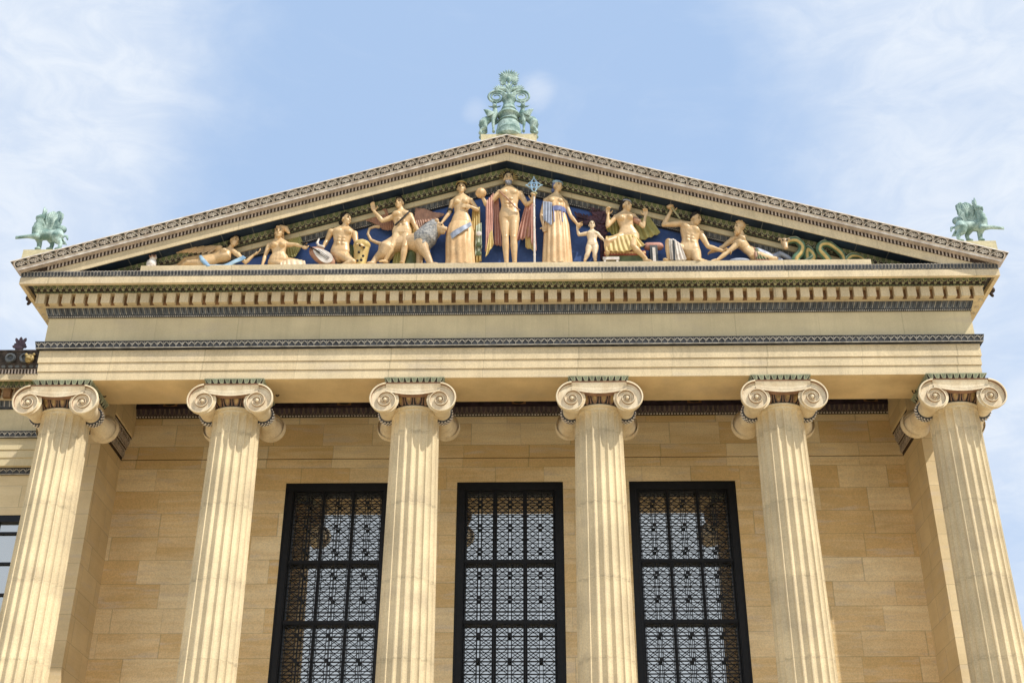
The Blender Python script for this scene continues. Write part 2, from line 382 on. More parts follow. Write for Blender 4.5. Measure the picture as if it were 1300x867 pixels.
# ------------------------------------------------------------------ columns
def shaft_mesh():
    mb = MB(); NF = 20; FS = [0, .065, .08, .12, .20, .32, .5, .68, .80, .88, .92, .935]
    def rad(z):
        t_ = (z-ZST)/(17.92-ZST); return .925-.150*t_**1.35
    zs = [ZST+.62+(17.4-ZST-.62)*i/14 for i in range(15)]+[17.5, 17.6, 17.66, 17.71, 17.75, 17.78, 17.80, 17.81, 17.84, 17.87, 17.90]
    rows = []
    for z in zs:
        R = rad(z)
        R += .035*max(0, (z-17.6)/.3)**2
        if z > 17.66: d = math.sqrt(max(0, 1-((z-17.66)/.15)**2))
        else: d = 1
        if z >= 17.81: d = 0
        row = []
        for k in range(NF):
            for f in FS:
                q = 2*math.pi*(k+f)/NF; w = (f-.5)/.435
                dep = .118*R*math.sqrt(max(0, 1-w*w)) if abs(w) < 1 else 0
                dep *= d
                row.append((math.cos(q)*(R-dep), math.sin(q)*(R-dep), z))
        rows.append(row)
    mb.grid(rows, 0, closed=True, cap=True)
    mb.lathe((0, 0, 0), [(.81, 17.898), (.845, 17.90), (.868, 17.925), (.868, 17.96), (.84, 17.985), (.76, 17.99)], 64)
    return mb
def volute_mesh(s, yf, side):
    """carved spiral face; s = +1 curls on the right; yf = plane of the face; side = -1 front, +1 rear"""
    mb = MB(); N = 170; turns = 3.4
    k = math.log(.60/.05)/(turns*2*math.pi)
    R = lambda th: .615*math.exp(-k*th)
    rows = []
    prof = [(0, .0), (.05, -.045), (.17, -.05), (.21, -.02), (.25, .055), (.50, .085), (.80, .075), (.97, .05), (1.0, .0)]
    for i in range(N+1):
        th = turns*2*math.pi*i/N; ro = R(th); ri = R(th+2*math.pi); a = math.pi/2-th*1.0
        row = []
        for f, dy in prof:
            r = ro+(ri-ro)*f; row.append((s*(r*math.cos(a)), yf-side*dy*(.35+.65*ro/.6) if side < 0 else yf-dy*.5, r*math.sin(a)))
        rows.append(row)
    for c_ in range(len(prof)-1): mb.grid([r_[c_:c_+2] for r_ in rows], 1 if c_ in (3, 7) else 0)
    rows2 = []
    for i in range(0, int(N/3.4)+1):
        th = turns*2*math.pi*i/N; r = R(th); a = math.pi/2-th
        rows2.append([(s*r*math.cos(a), yf, r*math.sin(a)), (s*r*.93*math.cos(a), yf-side*.20, r*.93*math.sin(a))])
    mb.grid(rows2)
    mb.lathe((0, yf+.02, 0), [(.072, .0), (.072, .05)], 16, 1, axis=(0, 1, 0)); mb.ell((0, yf, 0), ((.060, 0, 0), (0, .07, 0), (0, 0, .060)))
    return mb
def make_column():
    col = shaft_mesh().build('column', 'column', None, smooth=True, auto=40)
    ev = .8854; zv = 18.02
    b_ = MB(); b_.box(-1.28, 1.28, -1.28, 1.28, ZST, ZST+.22)
    b_.lathe((0, 0, ZST), [(1.2, .221), (1.26, .27), (1.26, .34), (1.19, .39), (1.03, .41), (.99, .46), (1.03, .50), (1.10, .52), (1.12, .57), (1.08, .615), (.95, .64)], 48)
    b_.build('base', 'column', col, smooth=True, auto=40)
    e_ = MB(); seg = 20          # egg-and-dart echinus
    for q in range(seg):
        a0, a1 = 2*math.pi*q/seg, 2*math.pi*(q+1)/seg
        c = lambda a, r, z: (math.cos(a)*r, math.sin(a)*r, z)
        strip(e_, c(a0, .82, 17.99), c(a1, .82, 17.99), c(a0, 1.0, 18.27), c(a1, 1.0, 18.27), 1, m_egg)
    e_.build('echinus', ['black', 'egg', 'crease', 'crease'], col)
    a_ = MB(); h0, h1, x0, x1 = ZTOP-.235, ZTOP-.003, .86, .955
    a_.hexa([(-x0, -x0, h0), (x0, -x0, h0), (x0, x0, h0), (-x0, x0, h0), (-x1, -x1, h1), (x1, -x1, h1), (x1, x1, h1), (-x1, x1, h1)], 0)
    a_.box(-x0-.01, x0+.01, -x0-.01, x0+.01, h0-.05, h0-.002, 3)
    for q in range(4):
        cq, sq = round(math.cos(q*math.pi/2)), round(math.sin(q*math.pi/2))
        r2 = lambda x, y, z: (cq*x-sq*y, sq*x+cq*y, z)
        strip(a_, r2(-x0-.006, -x0-.006, h0), r2(x0+.006, -x0-.006, h0), r2(-x1-.006, -x1-.006, h1), r2(x1+.006, -x1-.006, h1), 9, m_leafpale)
    a_.build('abacus', ['black', 'paleg', 'greysage', 'marble'], col)
    yf = -.295-AX; yr = 2.03-AX
    can = MB()                   # the band joining the two scrolls, sagging at the middle
    for (y0, sgn) in ((yf, -1), (yr, 1)):
        rows = []; n = 24
        for i in range(n+1):
            x = -ev+2*ev*i/n; sag = 1-(x/ev)**2
            zt = zv+.615; zb = zv+.30-.14*sag
            rows.append([(x, y0-sgn*.16, zt), (x, y0-sgn*.02, zt), (x, y0+sgn*.03, zt-.01), (x, y0-sgn*.0, zt-.05), (x, y0-sgn*.045, lerp(zt, zb, .5)), (x, y0-sgn*.045, zb+.075), (x, y0-sgn*.02, zb+.07), (x, y0+sgn*.035, zb+.05), (x, y0+sgn*.035, zb), (x, y0-sgn*.2, zb)])
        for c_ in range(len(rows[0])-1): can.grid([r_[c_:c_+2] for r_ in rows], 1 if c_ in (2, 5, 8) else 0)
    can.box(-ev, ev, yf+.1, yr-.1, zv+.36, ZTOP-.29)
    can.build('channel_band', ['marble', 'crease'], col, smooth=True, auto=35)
    for s in (-1, 1):
        for y0, side in ((yf, -1), (yr, 1)):
            o = volute_mesh(s, y0, side); vm = o.build('volute', ['marble', 'crease'], None, smooth=True, auto=50)
            for vv in vm.data.vertices: vv.co.x += s*ev; vv.co.z += zv
            attach(vm, col)
        bl = MB(); L = yr-yf; prof = []
        for i in range(25):
            t_ = -1+2*i/24; r = .275+.165*abs(t_)**2.6; prof.append((r, L/2+t_*(L/2-.05)))
        bl.lathe((s*ev, yf, zv), prof, 32, 0, axis=(0, 1, 0))
        o = bl.build('bolster', 'marble', col, smooth=True, auto=40)
        bt = MB(); bt.lathe((s*ev, yf, zv), [(.27, L/2-.14), (.315, L/2-.13), (.325, L/2), (.315, L/2+.13), (.27, L/2+.14)], 28, 0, axis=(0, 1, 0))
        for row in range(3):
            for q in range(20):
                a = 2*math.pi*(q+.5*(row % 2))/20; bt.ball((s*ev+.325*math.cos(a), yf+L/2-.085+.085*row, zv+.325*math.sin(a)), .031, 1, 6, 4)
        bt.build('beaded_belt', ['slate', 'white'], col, smooth=True)
    return col
def copy_tree(o, parent, dx):
    c = o.copy(); COL.objects.link(c)
    if parent is not None: c.parent = parent
    for ch in o.children: copy_tree(ch, c, 0)
    return c
proto = make_column()
cols = [proto]+[copy_tree(proto, None, 0) for _ in SX[1:]]
for c, x in zip(cols, SX):
    c.parent = bld; c.matrix_parent_inverse = Matrix.Translation(bld.location).inverted(); c.location = (x, AX, 0); c['group'] = 'fluted columns of the portico'

# ------------------------------------------------------------------ entablature of the portico
BD = 1.785; YA = 3.52
mb = MB()
def ring_slab(mb, p, z0, z1, depth=BD, mi=0):
    """front beam and two side beams, p = projection beyond the frieze plane"""
    mb.box(-W-p, W+p, -p, depth, z0, z1, mi)
    for s in (-1, 1):
        a, b_ = sorted((s*(W+p), s*(W-min(depth, 1.497)))); mb.box(a, b_, depth, YA, z0, z1, mi)
        a, b_ = sorted((s*(W+p), s*(W-.9))); mb.box(a, b_, YA, BACK, z0, z1, mi)
F1, F2 = zat(467.6, -.02), zat(456.3, -.05)
ZT0 = 20.045
ring_slab(mb, 0, ZTOP, F1-.007); ring_slab(mb, .035, F1+.007, F2-.007); ring_slab(mb, .07, F2+.007, ZT0)
ring_slab(mb, -.03, F1-.0065, F1+.0065); ring_slab(mb, .0, F2-.0065, F2+.0065)
part(mb, 'architrave', 'trim')
mb = MB(); mb.box(-W+1.5, W-1.5, BD+.002, BD+.03, ZTOP+.05, 20.99); part(mb, 'inner_beam_dark_panel', 'umber')  # dark panel added to darken the beam's reflection in the window glass
mb = MB(); sw = W-BD
mb.box(-sw, sw, .02, BD-.02, ZTOP-.006, ZTOP-.001)
part(mb, 'beam_soffit', 'soffit')
ZT1 = ZT0+.20
mb = MB(); ring_slab(mb, .10, ZT0-.03, ZT0+.012, mi=0); ring_slab(mb, .17, ZT0+.012, ZT1-.03, mi=0); ring_slab(mb, .21, ZT1-.03, ZT1, mi=0)
y0, y1 = -.172, -.214
z0, ZLB = ZT0-.0, ZT1+.045; z1 = ZLB
strip(mb, (-W-.172, y0, z0), (W+.172, y0, z0), (-W-.214, y1, z1), (W+.214, y1, z1), 150, m_lattice)
for s in (-1, 1): mb.add([(s*(W+.174), y0, z0), (s*(W+.174), 8, z0), (s*(W+.214), 8, z1), (s*(W+.214), y1, z1)], [(0, 1, 2, 3)], 0)
mb.box(-W-.21, W+.21, -.21, 1., ZT1, z1-.002, 0)
part(mb, 'lattice_band', ['slate', 'softw', 'black'])
mb = MB(); ring_slab(mb, 0, ZT1, 21.36); part(mb, 'frieze', 'frieze')
# bed mouldings
ZB0, ZB1 = 21.30, zat(386.8, -.12)
mb = MB(); ring_slab(mb, .03, ZB0, ZB1-.002)
strip(mb, (-W-.04, -.04, ZB0+.05), (W+.04, -.04, ZB0+.05), (-W-.13, -.13, ZB1), (W+.13, -.13, ZB1), 150, m_leafblue, 0)
strip(mb, (-W-.035, -.036, ZB0-.01), (W+.035, -.036, ZB0-.01), (-W-.04, -.042, ZB0+.05), (W+.04, -.042, ZB0+.05), 440, m_bead, 3)
part(mb, 'leaf_and_bead_band', ['slate', 'softw', 'bluegrey', 'black'])
cor = MB()
ZD0, ZD1 = zat(380.2, -.46), zat(367.8, -.46)
ring_slab(cor, .27, ZB1, ZD1)
ring_slab(cor, .45, ZD1, 22.40)
ring_slab(cor, .10, 22.40, 22.43, 3.0)
# geison: slab with a hanging lip
ZG0, ZG1 = 22.138, 22.384
PG = .8786
ring_slab(cor, PG, ZG1-.07, ZG1)
cor.box(-W-PG, W+PG, -PG, -PG+.13, ZG0, ZG1-.07)
for s in (-1, 1):
    a, b_ = sorted((s*(W+PG), s*(W+PG-.13))); cor.box(a, b_, -PG+.13, BACK, ZG0, ZG1-.07)
cornice = part(cor, 'cornice', 'trim')
dn = 72; pitch = 2*(W+.46)/dn
for i in range(dn):
    xc = -(W+.46)+pitch*(i+.5); d = MB(); d.box(xc-pitch*.33, xc+pitch*.33, -.462, -.268, ZD0, ZD1-.012); d.build('dentil', 'trim', cornice)
for s in (-1, 1):
    for j in range(6):
        yc = -.30+pitch*(j+.6); d = MB(); a, b_ = sorted((s*(W+.268), s*(W+.462))); d.box(a, b_, yc-pitch*.33+.1, yc+pitch*.33+.1, ZD0, ZD1-.012); d.build('dentil', 'trim', cornice)
    lh = MB(); lx = s*(W+PG+.02)
    lh.ball((lx, .35, ZG0+.22), .17); lh.ball((lx+s*.12, .35, ZG0+.17), .11); lh.ball((lx-s*.02, .25, ZG0+.36), .06); lh.ball((lx-s*.02, .45, ZG0+.36), .06); lh.tube([(lx, .35, ZG0+.1), (lx+s*.1, .35, ZG0-.05)], .06)
    sculpt(lh, 'lion_head_spout', 'brown', cornice, .03, 3)
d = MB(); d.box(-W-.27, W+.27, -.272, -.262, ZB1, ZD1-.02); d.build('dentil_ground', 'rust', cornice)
d = MB()
ZL0 = zat(362.6, -.50); ZK0 = ZD1
strip(d, (-W-.47, -.47, ZK0), (W+.47, -.47, ZK0), (-W-.50, -.50, ZL0), (W+.50, -.50, ZL0), 150, m_dash, 3)
strip(d, (-W-.50, -.50, ZL0), (W+.50, -.50, ZL0), (-W-.60, -.60, ZG1-.075), (W+.60, -.60, ZG1-.075), 150, m_tongue, 0)
d.build('green_leaf_band', ['slate', 'olive', 'green', 'brown'], cornice)
d = MB()
for s in (-1, 1):
    x0, x1 = sorted((s*(W+.45), s*(W+PG-.131))); d.box(x0, x1, -.6, BACK, ZG1-.09, ZG1-.073)
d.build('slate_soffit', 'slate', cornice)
# leaf course on top of the geison
d = MB(); ZC1 = 22.60
ring_slab(d, PG-.03, ZG1, ZC1-.002, 3.0)
strip(d, (-W-PG+.02, -PG+.022, ZG1), (W+PG-.02, -PG+.022, ZG1), (-W-PG, -PG-.01, ZC1-.03), (W+PG, -PG-.01, ZC1-.03), 290, m_tongue, 0)
strip(d, (-W-PG, -PG-.012, ZC1-.03), (W+PG, -PG-.012, ZC1-.03), (-W-PG, -PG-.014, ZC1+.005), (W+PG, -PG-.014, ZC1+.005), 290, m_bead, 3)
d.build('small_leaf_course', ['umber', 'softw', 'slate', 'taupe'], cornice)

# ------------------------------------------------------------------ pediment
SL = 0.3075
XT = 16.6
rk = lambda s, x, y, z: (s*x, y, z-SL*x)
def rake(mb, y0, y1, zb, zt, xb, xt, mi=0, yt=None):
    """one layer of the raking cornice on both slopes: zb/zt heights at the apex, xb/xt where bottom/top end"""
    yt = y0 if yt is None else yt
    for s in (-1, 1):
        mb.hexa([rk(s, 0, y0, zb), rk(s, xb, y0, zb), rk(s, xb, y1, zb), rk(s, 0, y1, zb), rk(s, 0, yt, zt), rk(s, xt, yt, zt), rk(s, xt, y1, zt), rk(s, 0, y1, zt)], mi)
def rstrip(mb, yb, yt, zb, zt, xb, xt, n, motif, ground=0):
    strip(mb, rk(-1, xb, yb, zb), rk(-1, 0, yb, zb), rk(-1, xt, yt, zt), rk(-1, 0, yt, zt), n, motif, ground)
    strip(mb, rk(1, 0, yb, zb), rk(1, xb, yb, zb), rk(1, 0, yt, zt), rk(1, xt, yt, zt), n, motif, ground)
ped = MB()
YS1 = -1.23; YS0 = -1.09; A_top = zat(171.2, YS1)
A_p0 = zat(181.2, -1.10); A_s0 = zat(184.6, YS0)
sima = MB()
rake(sima, YS0+.06, -.3, A_s0, A_top-.012, 16.30, XT-.02, 0, YS1+.06)
rake(sima, YS1-.01, -.3, A_top-.012, A_top+.02, XT, XT+.01, 2)
rstrip(sima, -1.10, YS1, A_p0, A_top-.012, 16.42, XT, 37, m_palmette)
rstrip(sima, YS0, -1.10, A_s0, A_p0, 16.34, 16.42, 60, lambda k: [([(0, .05), (1, .05), (1, .95), (0, .95)], .012, 2)], 0)
raking = part(ped, 'raking_cornice', 'trim') if ped.v else None
g = MB()
A_d1 = A_s0; A_d0 = zat(192.6, -.92); A_m = zat(187.6, -.95); A_g0 = zat(203.5, -PG)
zc = ZC1
rake(g, -PG, .4, A_g0, A_d0, (A_g0-zc)/SL, (A_d0-zc)/SL)
raking = part(g, 'raking_cornice', 'trim')
sima.build('palmette_gutter', ['taupe', 'black', 'white', 'green'], raking)
d = MB(); xe = 16.15
rake(d, -PG-.012, -.3, A_d0, A_m, (A_d0-zc)/SL, min(xe, (A_m-zc)/SL), 0); rake(d, -PG-.05, -.3, A_m, A_d1, (A_m-zc)/SL, xe+.1, 0)
rstrip(d, -PG-.014, -PG-.03, A_d0, A_m, 15.45, 15.45, 132, m_block, 0)
d.build('small_block_course', ['brown', 'taupe'], raking)
d = MB(); YR = -.40
rake(d, -PG+.03, .1, A_g0-.006, A_g0-.002, (A_g0-zc)/SL, (A_g0-zc)/SL)
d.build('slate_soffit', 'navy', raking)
for s in (-1, 1):
    for j in range(14):
        x = .55+1.02*j; d = MB()
        d.hexa([rk(s, x, -PG+.04, A_g0-.016), rk(s, x+.022, -PG+.04, A_g0-.016), rk(s, x+.022, YR, A_g0-.016), rk(s, x, YR, A_g0-.016), rk(s, x, -PG+.04, A_g0-.004), rk(s, x+.022, -PG+.04, A_g0-.004), rk(s, x+.022, YR, A_g0-.004), rk(s, x, YR, A_g0-.004)]); d.build('soffit_joint', 'bluegrey', raking)
d = MB()
L1 = A_g0-.004; L0 = zat(219.8, -.34); K0 = zat(224., -.28); P0 = zat(231.6, -.20); B0_ = zat(239.3, -.06); E0 = zat(241., -.04)
xx = lambda z: max(.5, (z-zc)/SL)
rake(d, -.33, .2, L0, L1-.01, xx(L0), xx(L1)); rake(d, -.27, .2, K0, L0, xx(K0), xx(L0))
rstrip(d, -.34, -.42, L0, L1-.005, xx(L0), xx(L0), 72, m_tongue, 0)
rstrip(d, -.275, -.33, K0, L0, xx(K0), xx(K0), 72, m_dash, 3)
d.build('green_leaf_band', ['slate', 'olive', 'green', 'brown'], raking)
d = MB(); rake(d, -.20, .2, P0, K0, xx(P0), xx(K0)); d.build('plain_band', 'frieze', raking)
d = MB(); rake(d, -.03, .2, E0, P0-.01, xx(E0), xx(P0))
rstrip(d, -.045, -.14, B0_, P0-.002, xx(B0_), xx(B0_), 66, m_leafblue, 0); rstrip(d, -.04, -.045, E0, B0_, xx(E0), xx(B0_), 170, m_bead, 3)
d.build('blue_leaf_band', ['slate', 'softw', 'bluegrey', 'black'], raking)
TY = .06
mb = MB(); xt_ = (27.2-22.4)/SL
mb.add([(-xt_, TY, 22.4), (xt_, TY, 22.4), (0, TY, 27.2), (-xt_, TY+.3, 22.4), (xt_, TY+.3, 22.4), (0, TY+.3, 27.2)], [(0, 1, 2), (5, 4, 3), (0, 3, 4, 1), (1, 4, 5, 2), (2, 5, 3, 0)])
part(mb, 'tympanum', 'tymp')
mb = MB(); YP = -.79
ZP = zat(333.3, YP)
PX0, PX1 = float(at(179, 338, YP)[0]), float(at(1106, 333, YP)[0])
mb.box(PX0, PX1, YP, TY-.002, ZC1+.006, ZP)
part(mb, 'statue_plinth', 'trim')
mb = MB()
for s in (-1, 1):
    mb.hexa([rk(s, 0, -1.2, A_top-.16), rk(s, XT-.3, -1.2, A_top-.16), rk(s, XT-.3, BACK, A_top-.16), rk(s, 0, BACK, A_top-.16), rk(s, 0, -1.2, A_top-.03), rk(s, XT-.2, -1.2, A_top-.03), rk(s, XT-.2, BACK, A_top-.03), rk(s, 0, BACK, A_top-.03)])
part(mb, 'roof', 'roof')
mb = MB(); mb.box(-W-.3, W+.3, 1.0, BACK, 22.43, 22.58); part(mb, 'attic_floor', 'trim')
for s in (-1, 1):   # gutter along the eaves
    mb = MB(); a, b_ = sorted((s*(W+.4), s*(W+PG+.16))); mb.box(a, b_, -.5, BACK, ZG1+.003, 22.62); part(mb, 'eaves_gutter', 'taupe')

# ------------------------------------------------------------------ cella wall, antae, windows
YW = 5.80; XI = 14.29; YA = 3.52
WA, WB = 1.9124, 8.1165            # window edges solved from the photograph
wins = [(-WB, -WB+2*WA), (-WA, WA), (WB-2*WA, WB)]
ZW1, ZW0 = 17.682, 3.6
ZLEDGE = 18.63
mb = MB(); th = .9
xs = [-XI]+[q for w_ in wins for q in w_]+[XI]
for i in range(0, len(xs), 2): mb.box(xs[i], xs[i+1], YW, YW+th, ZST, ZLEDGE-.02)
for a, b_ in wins: mb.box(a, b_, YW, YW+th, ZW1, ZLEDGE-.02); mb.box(a, b_, YW, YW+th, ZST, ZW0)
mb.box(-XI, XI, YW-.03, YW+th, ZLEDGE+.02, 21.2)
wall = part(mb, 'wall', 'wall')
d = MB(); d.box(-XI, XI, YW+.04, YW+th, ZLEDGE-.02, ZLEDGE+.02); d.build('shadow_joint', 'brown', wall)
for s in (-1, 1):
    mb = MB(); a, b_ = sorted((s*XI, s*(W-.03))); mb.box(a, b_, YA, BACK, ZST, 18.9); part(mb, 'side_wall', 'anta')
mb = MB(); mb.box(-W+.05, W-.05, YW+8, BACK-.1, ZST, 21.); part(mb, 'inner_core', 'brown')
mb = MB(); mb.box(-W+BD, W-BD, BD, BACK-.2, 21.0, 21.2); part(mb, 'ceiling', 'umber')
for s in (-1, 1):
    mb = MB()
    for (z0, z1, p0, p1, mi) in ((18.62, 18.70, .02, .04, 1), (18.70, 19.00, .05, .08, 0), (19.00, 19.06, .11, .13, 1), (19.06, 19.44, .13, .22, 0), (19.44, 19.5, .27, .28, 1)):
        for yy0, yy1 in ((YA-p0*.6, YW),):
            x_o = s*(W-.04); a0 = s*(XI-p0); a1 = s*(XI-p1)
            lo, hi = (a0, x_o) if s > 0 else (x_o, a0); lo1, hi1 = (a1, x_o) if s > 0 else (x_o, a1)
            mb.hexa([(lo, YA-p0*.6, z0), (hi, YA-p0*.6, z0), (hi, yy1, z0), (lo, yy1, z0), (lo1, YA-p1*.6, z1), (hi1, YA-p1*.6, z1), (hi1, yy1, z1), (lo1, yy1, z1)], mi)
    # inner face carving, seen from between the columns
    for (z0, z1, p0, p1) in ((18.70, 19.00, .056, .086), (19.06, 19.44, .136, .226)):
        A = lambda y, p, z: (s*(XI-p), y, z)
        y_a, y_b = (YA, YW) if s < 0 else (YW, YA)
        strip(mb, A(y_a, p0, z0), A(y_b, p0, z0), A(y_a, p1, z1), A(y_b, p1, z1), 8, m_palmette, 0)
    part(mb, 'anta_capital', ['brown', 'brown', 'taupe', 'olive'])
# crown band along the top of the cella wall
d = MB(); zc0, zc1 = 20.28, 21.0
d.box(-XI+.01, XI-.01, YW-.10, YW-.031, zc0, zc1, 0)
strip(d, (-XI, YW-.105, zc0), (XI, YW-.105, zc0), (-XI, YW-.107, zc0+.06), (XI, YW-.107, zc0+.06), 260, lambda k: [(p, h, 6) for p, h, mi in m_bead(k)], 0)
strip(d, (-XI, YW-.11, zc0+.06), (XI, YW-.11, zc0+.06), (-XI, YW-.26, zc0+.30), (XI, YW-.26, zc0+.30), 160, m_tongue, 0)
d.box(-XI+.01, XI-.01, YW-.30, YW-.10, zc0+.301, zc1, 4)
strip(d, (-XI, YW-.305, zc0+.305), (XI, YW-.305, zc0+.305), (-XI, YW-.305, zc0+.62), (XI, YW-.305, zc0+.62), 44, lambda k: [(p, h, (2, 5, 0)[mi]) for p, h, mi in m_meander(k)], 4)
d.build('crown_band', ['black', 'crown', 'plum', 'white', 'plum', 'rust', 'white'], wall)
for s in (-1, 1):     # side returns of the crown
    d = MB(); a, b_ = sorted((s*(W-1.494), s*(W-.8))); d.box(a, b_, YA+.003, YW-.1, 19.503, 20.95); d.build('side_frieze', 'anta', wall)
for px, py in ((133.5, 500), (352.5, 499), (1160, 495)):     # iron rings hanging below the beam, beside the capitals
    c = at(px, py, Y=1.15); rg = MB(); rows = []
    for a in np.linspace(0, 2*math.pi, 18, endpoint=False):
        o_ = V(math.cos(a)*.055, 0, math.sin(a)*.115); rows.append([c+o_+V(math.cos(a)*math.cos(b_)*.022, math.sin(b_)*.022, math.sin(a)*math.cos(b_)*.022) for b_ in np.linspace(0, 2*math.pi, 6, endpoint=False)])
    rg.grid(rows+rows[:1], closed=True); rg.tube([c+V(0, 0, .11), (c[0], c[1], ZTOP)], .014, 6)
    part(rg, 'hanging_ring', 'brown', smooth=True)

# windows
def window(x0, x1):
    fr = MB(); fw = .30; yo = YW+.02; yi = YW+.16
    fr.box(x0, x0+fw, yo, yi, ZW0, ZW1-fw*1.02); fr.box(x1-fw, x1, yo, yi, ZW0, ZW1-fw*1.02); fr.box(x0, x1, yo, yi, ZW1-fw, ZW1)
    fr.box(x0+.02, x0+.06, yo-.035, yo-.002, ZW0, ZW1-.06); fr.box(x1-.06, x1-.02, yo-.035, yo-.002, ZW0, ZW1-.06); fr.box(x0+.02, x1-.02, yo-.035, yo-.002, ZW1-.058, ZW1-.02)
    fr.box(x0+fw-.08, x0+fw-.03, yo-.03, yo-.002, ZW0, ZW1-fw+.03); fr.box(x1-fw+.03, x1-fw+.08, yo-.03, yo-.002, ZW0, ZW1-fw+.03)
    # jamb boards back to the glazing
    fr.box(x0+.002, x0+.08, yi, YW+th-.02, ZW0, ZW1-.08); fr.box(x1-.08, x1-.002, yi, YW+th-.02, ZW0, ZW1-.08); fr.box(x0+.002, x1-.002, yi, YW+th-.02, ZW1-.08, ZW1-.003)
    w = fr.build('window', 'iron', bld)
    ya = YW+.07
    # glazing bars (three lights) and transoms close behind the grille
    gb = MB(); xa, xb = x0+fw, x1-fw; wl = (xb-xa)/3; yg = YW+.205
    for k in range(4): gb.box(xa+wl*k-.05, xa+wl*k+.05, yg, yg+.12, ZW0, ZW1-.1)
    tz = [14.72, 12.56, 10.40, 8.24, 6.08]
    for z in tz: gb.box(xa, xb, yg-.01, yg+.11, z-.055, z+.055)
    gb.box(xa, xb, yg-.01, yg+.11, ZW1-.35, ZW1-.1)
    gb.build('glazing_bars', 'iron', w)
    # ornamental grille: crossed squares with narrow strips between
    g = MB(); T = .013
    def bar(p, q, t_=T, dy=0.):
        p = np.array(p, float); q = np.array(q, float); d_ = nrm(q-p); n_ = V(-d_[1], d_[0])*t_
        g.hexa([(p[0]-n_[0], ya+dy, p[1]-n_[1]), (q[0]-n_[0], ya+dy, q[1]-n_[1]), (q[0]-n_[0], ya+dy+.03, q[1]-n_[1]), (p[0]-n_[0], ya+dy+.03, p[1]-n_[1]), (p[0]+n_[0], ya+dy, p[1]+n_[1]), (q[0]+n_[0], ya+dy, q[1]+n_[1]), (q[0]+n_[0], ya+dy+.03, q[1]+n_[1]), (p[0]+n_[0], ya+dy+.03, p[1]+n_[1])])
    xsn = []
    for k in range(3):
        a = xa+wl*k+.06; b_ = xa+wl*(k+1)-.06; sq = (b_-a-.12)/2
        xsn += [(a, a+sq), (b_-sq, b_)]
    for a, b_ in xsn:
        bar((a, ZW0), (a, ZW1-fw)); bar((b_, ZW0), (b_, ZW1-fw))
    levels = [ZW1-fw]+tz+[ZW0]
    for top, bot in zip(levels[:-1], levels[1:]):
        n = max(1, round((top-bot)/.44)); h = (top-bot)/n
        for i in range(n):
            zt = top-h*i-.055; zb = top-h*(i+1)+.055
            bar((xa, zt), (xb, zt), T, -.004); bar((xa, zb), (xb, zb), T, -.004)
            for a, b_ in xsn:
                bar((a, zb), (b_, zt), T*.85, .004); bar((a, zt), (b_, zb), T*.85, .008)
                cx, cz = (a+b_)/2, (zt+zb)/2; q_ = (b_-a)*.27; h_ = (zt-zb)*.27
                g.box(cx-.032, cx+.032, ya-.012, ya+.0, cz-.032, cz+.032)
            if i % 2 == 1:
                for k in range(3):
                    cx = xa+wl*(k+.5); cz = top-h*i; g.box(cx-.06, cx+.06, ya-.012, ya-.005, cz-.06, cz+.06)
        bar((xa, bot), (xb, bot), .03, -.02)
    for k in (1, 2): bar((xa+wl*k, ZW0), (xa+wl*k, ZW1-fw), .022, -.015)
    g.build('grille', 'iron', w)
    p = MB(); p.box(xa-.2, xb+.2, yg+.125, yg+.145, ZW0, ZW1-.1)
    p.build('pane', 'glass', w)
    return w
for a, b_ in wins: window(a, b_)

# ------------------------------------------------------------------ side wing (main block behind, to the left)
wing = thing('side_wing', (-24, 7, GZ), 'shaded wing behind the leftmost column with roof crests and a barred window', 'building')
YG = 6.98; XL, XR = -48., -W-.02
def wpart(mb, name, mats, **k): return mb.build(name, mats, wing, **k)
mb = MB(); wx0, wx1 = -19.95, -16.55
for bx in ((XL, wx0, ZST-3, 18.9), (wx1, XR, ZST-3, 18.9), (wx0, wx1, 17.1, 18.9), (wx0, wx1, ZST-3, 5.)): mb.box(bx[0], bx[1], YG+.32, YG+1.2, bx[2], bx[3])
wpart(mb, 'wall', 'anta')
mb = MB(); mb.box(XL, XR, YG+.0, YG+1.3, 18.95, F1); mb.box(XL, XR, YG-.035, YG+1.3, F1+.01, F2); mb.box(XL, XR, YG-.07, YG+1.3, F2+.01, ZT0); mb.box(XL, XR, YG, YG+1.3, F1, F2+.01)
mb.box(XL, XR, YG+.001, YG+1.3, ZT0, 21.36); wpart(mb, 'entablature', 'frieze')
mb = MB(); strip(mb, (XL, YG+.25, 18.7), (XR, YG+.25, 18.7), (XL, YG+.2, 18.94), (XR, YG+.2, 18.94), 130, m_lattice); mb.box(XL, XR, YG+.26, YG+.4, 18.7, 18.94)
strip(mb, (XL, YG-.172, ZT0), (XR, YG-.172, ZT0), (XL, YG-.214, ZLB), (XR, YG-.214, ZLB), 158, m_lattice); mb.box(XL, XR, YG-.17, YG, ZT0+.001, ZT1); wpart(mb, 'lattice_band', ['slate', 'softw', 'black'])
mb = MB(); mb.box(XL, XR, YG-.03, YG+.5, ZB0, ZB1); strip(mb, (XL, YG-.04, ZB0+.05), (XR, YG-.04, ZB0+.05), (XL, YG-.13, ZB1), (XR, YG-.13, ZB1), 158, m_leafblue)
wpart(mb, 'leaf_band', ['slate', 'white', 'bluegrey'])
mb = MB(); mb.box(XL, XR, YG-.27, YG+.5, ZB1+.001, ZD1); mb.box(XL, XR, YG-.45, YG+.5, ZD1, ZG1-.07); mb.box(XL, XR, YG-PG, YG+.5, ZG1-.07, ZG1); mb.box(XL, XR, YG-PG, YG-PG+.13, ZG0, ZG1-.07)
wc = wpart(mb, 'cornice', 'trim')
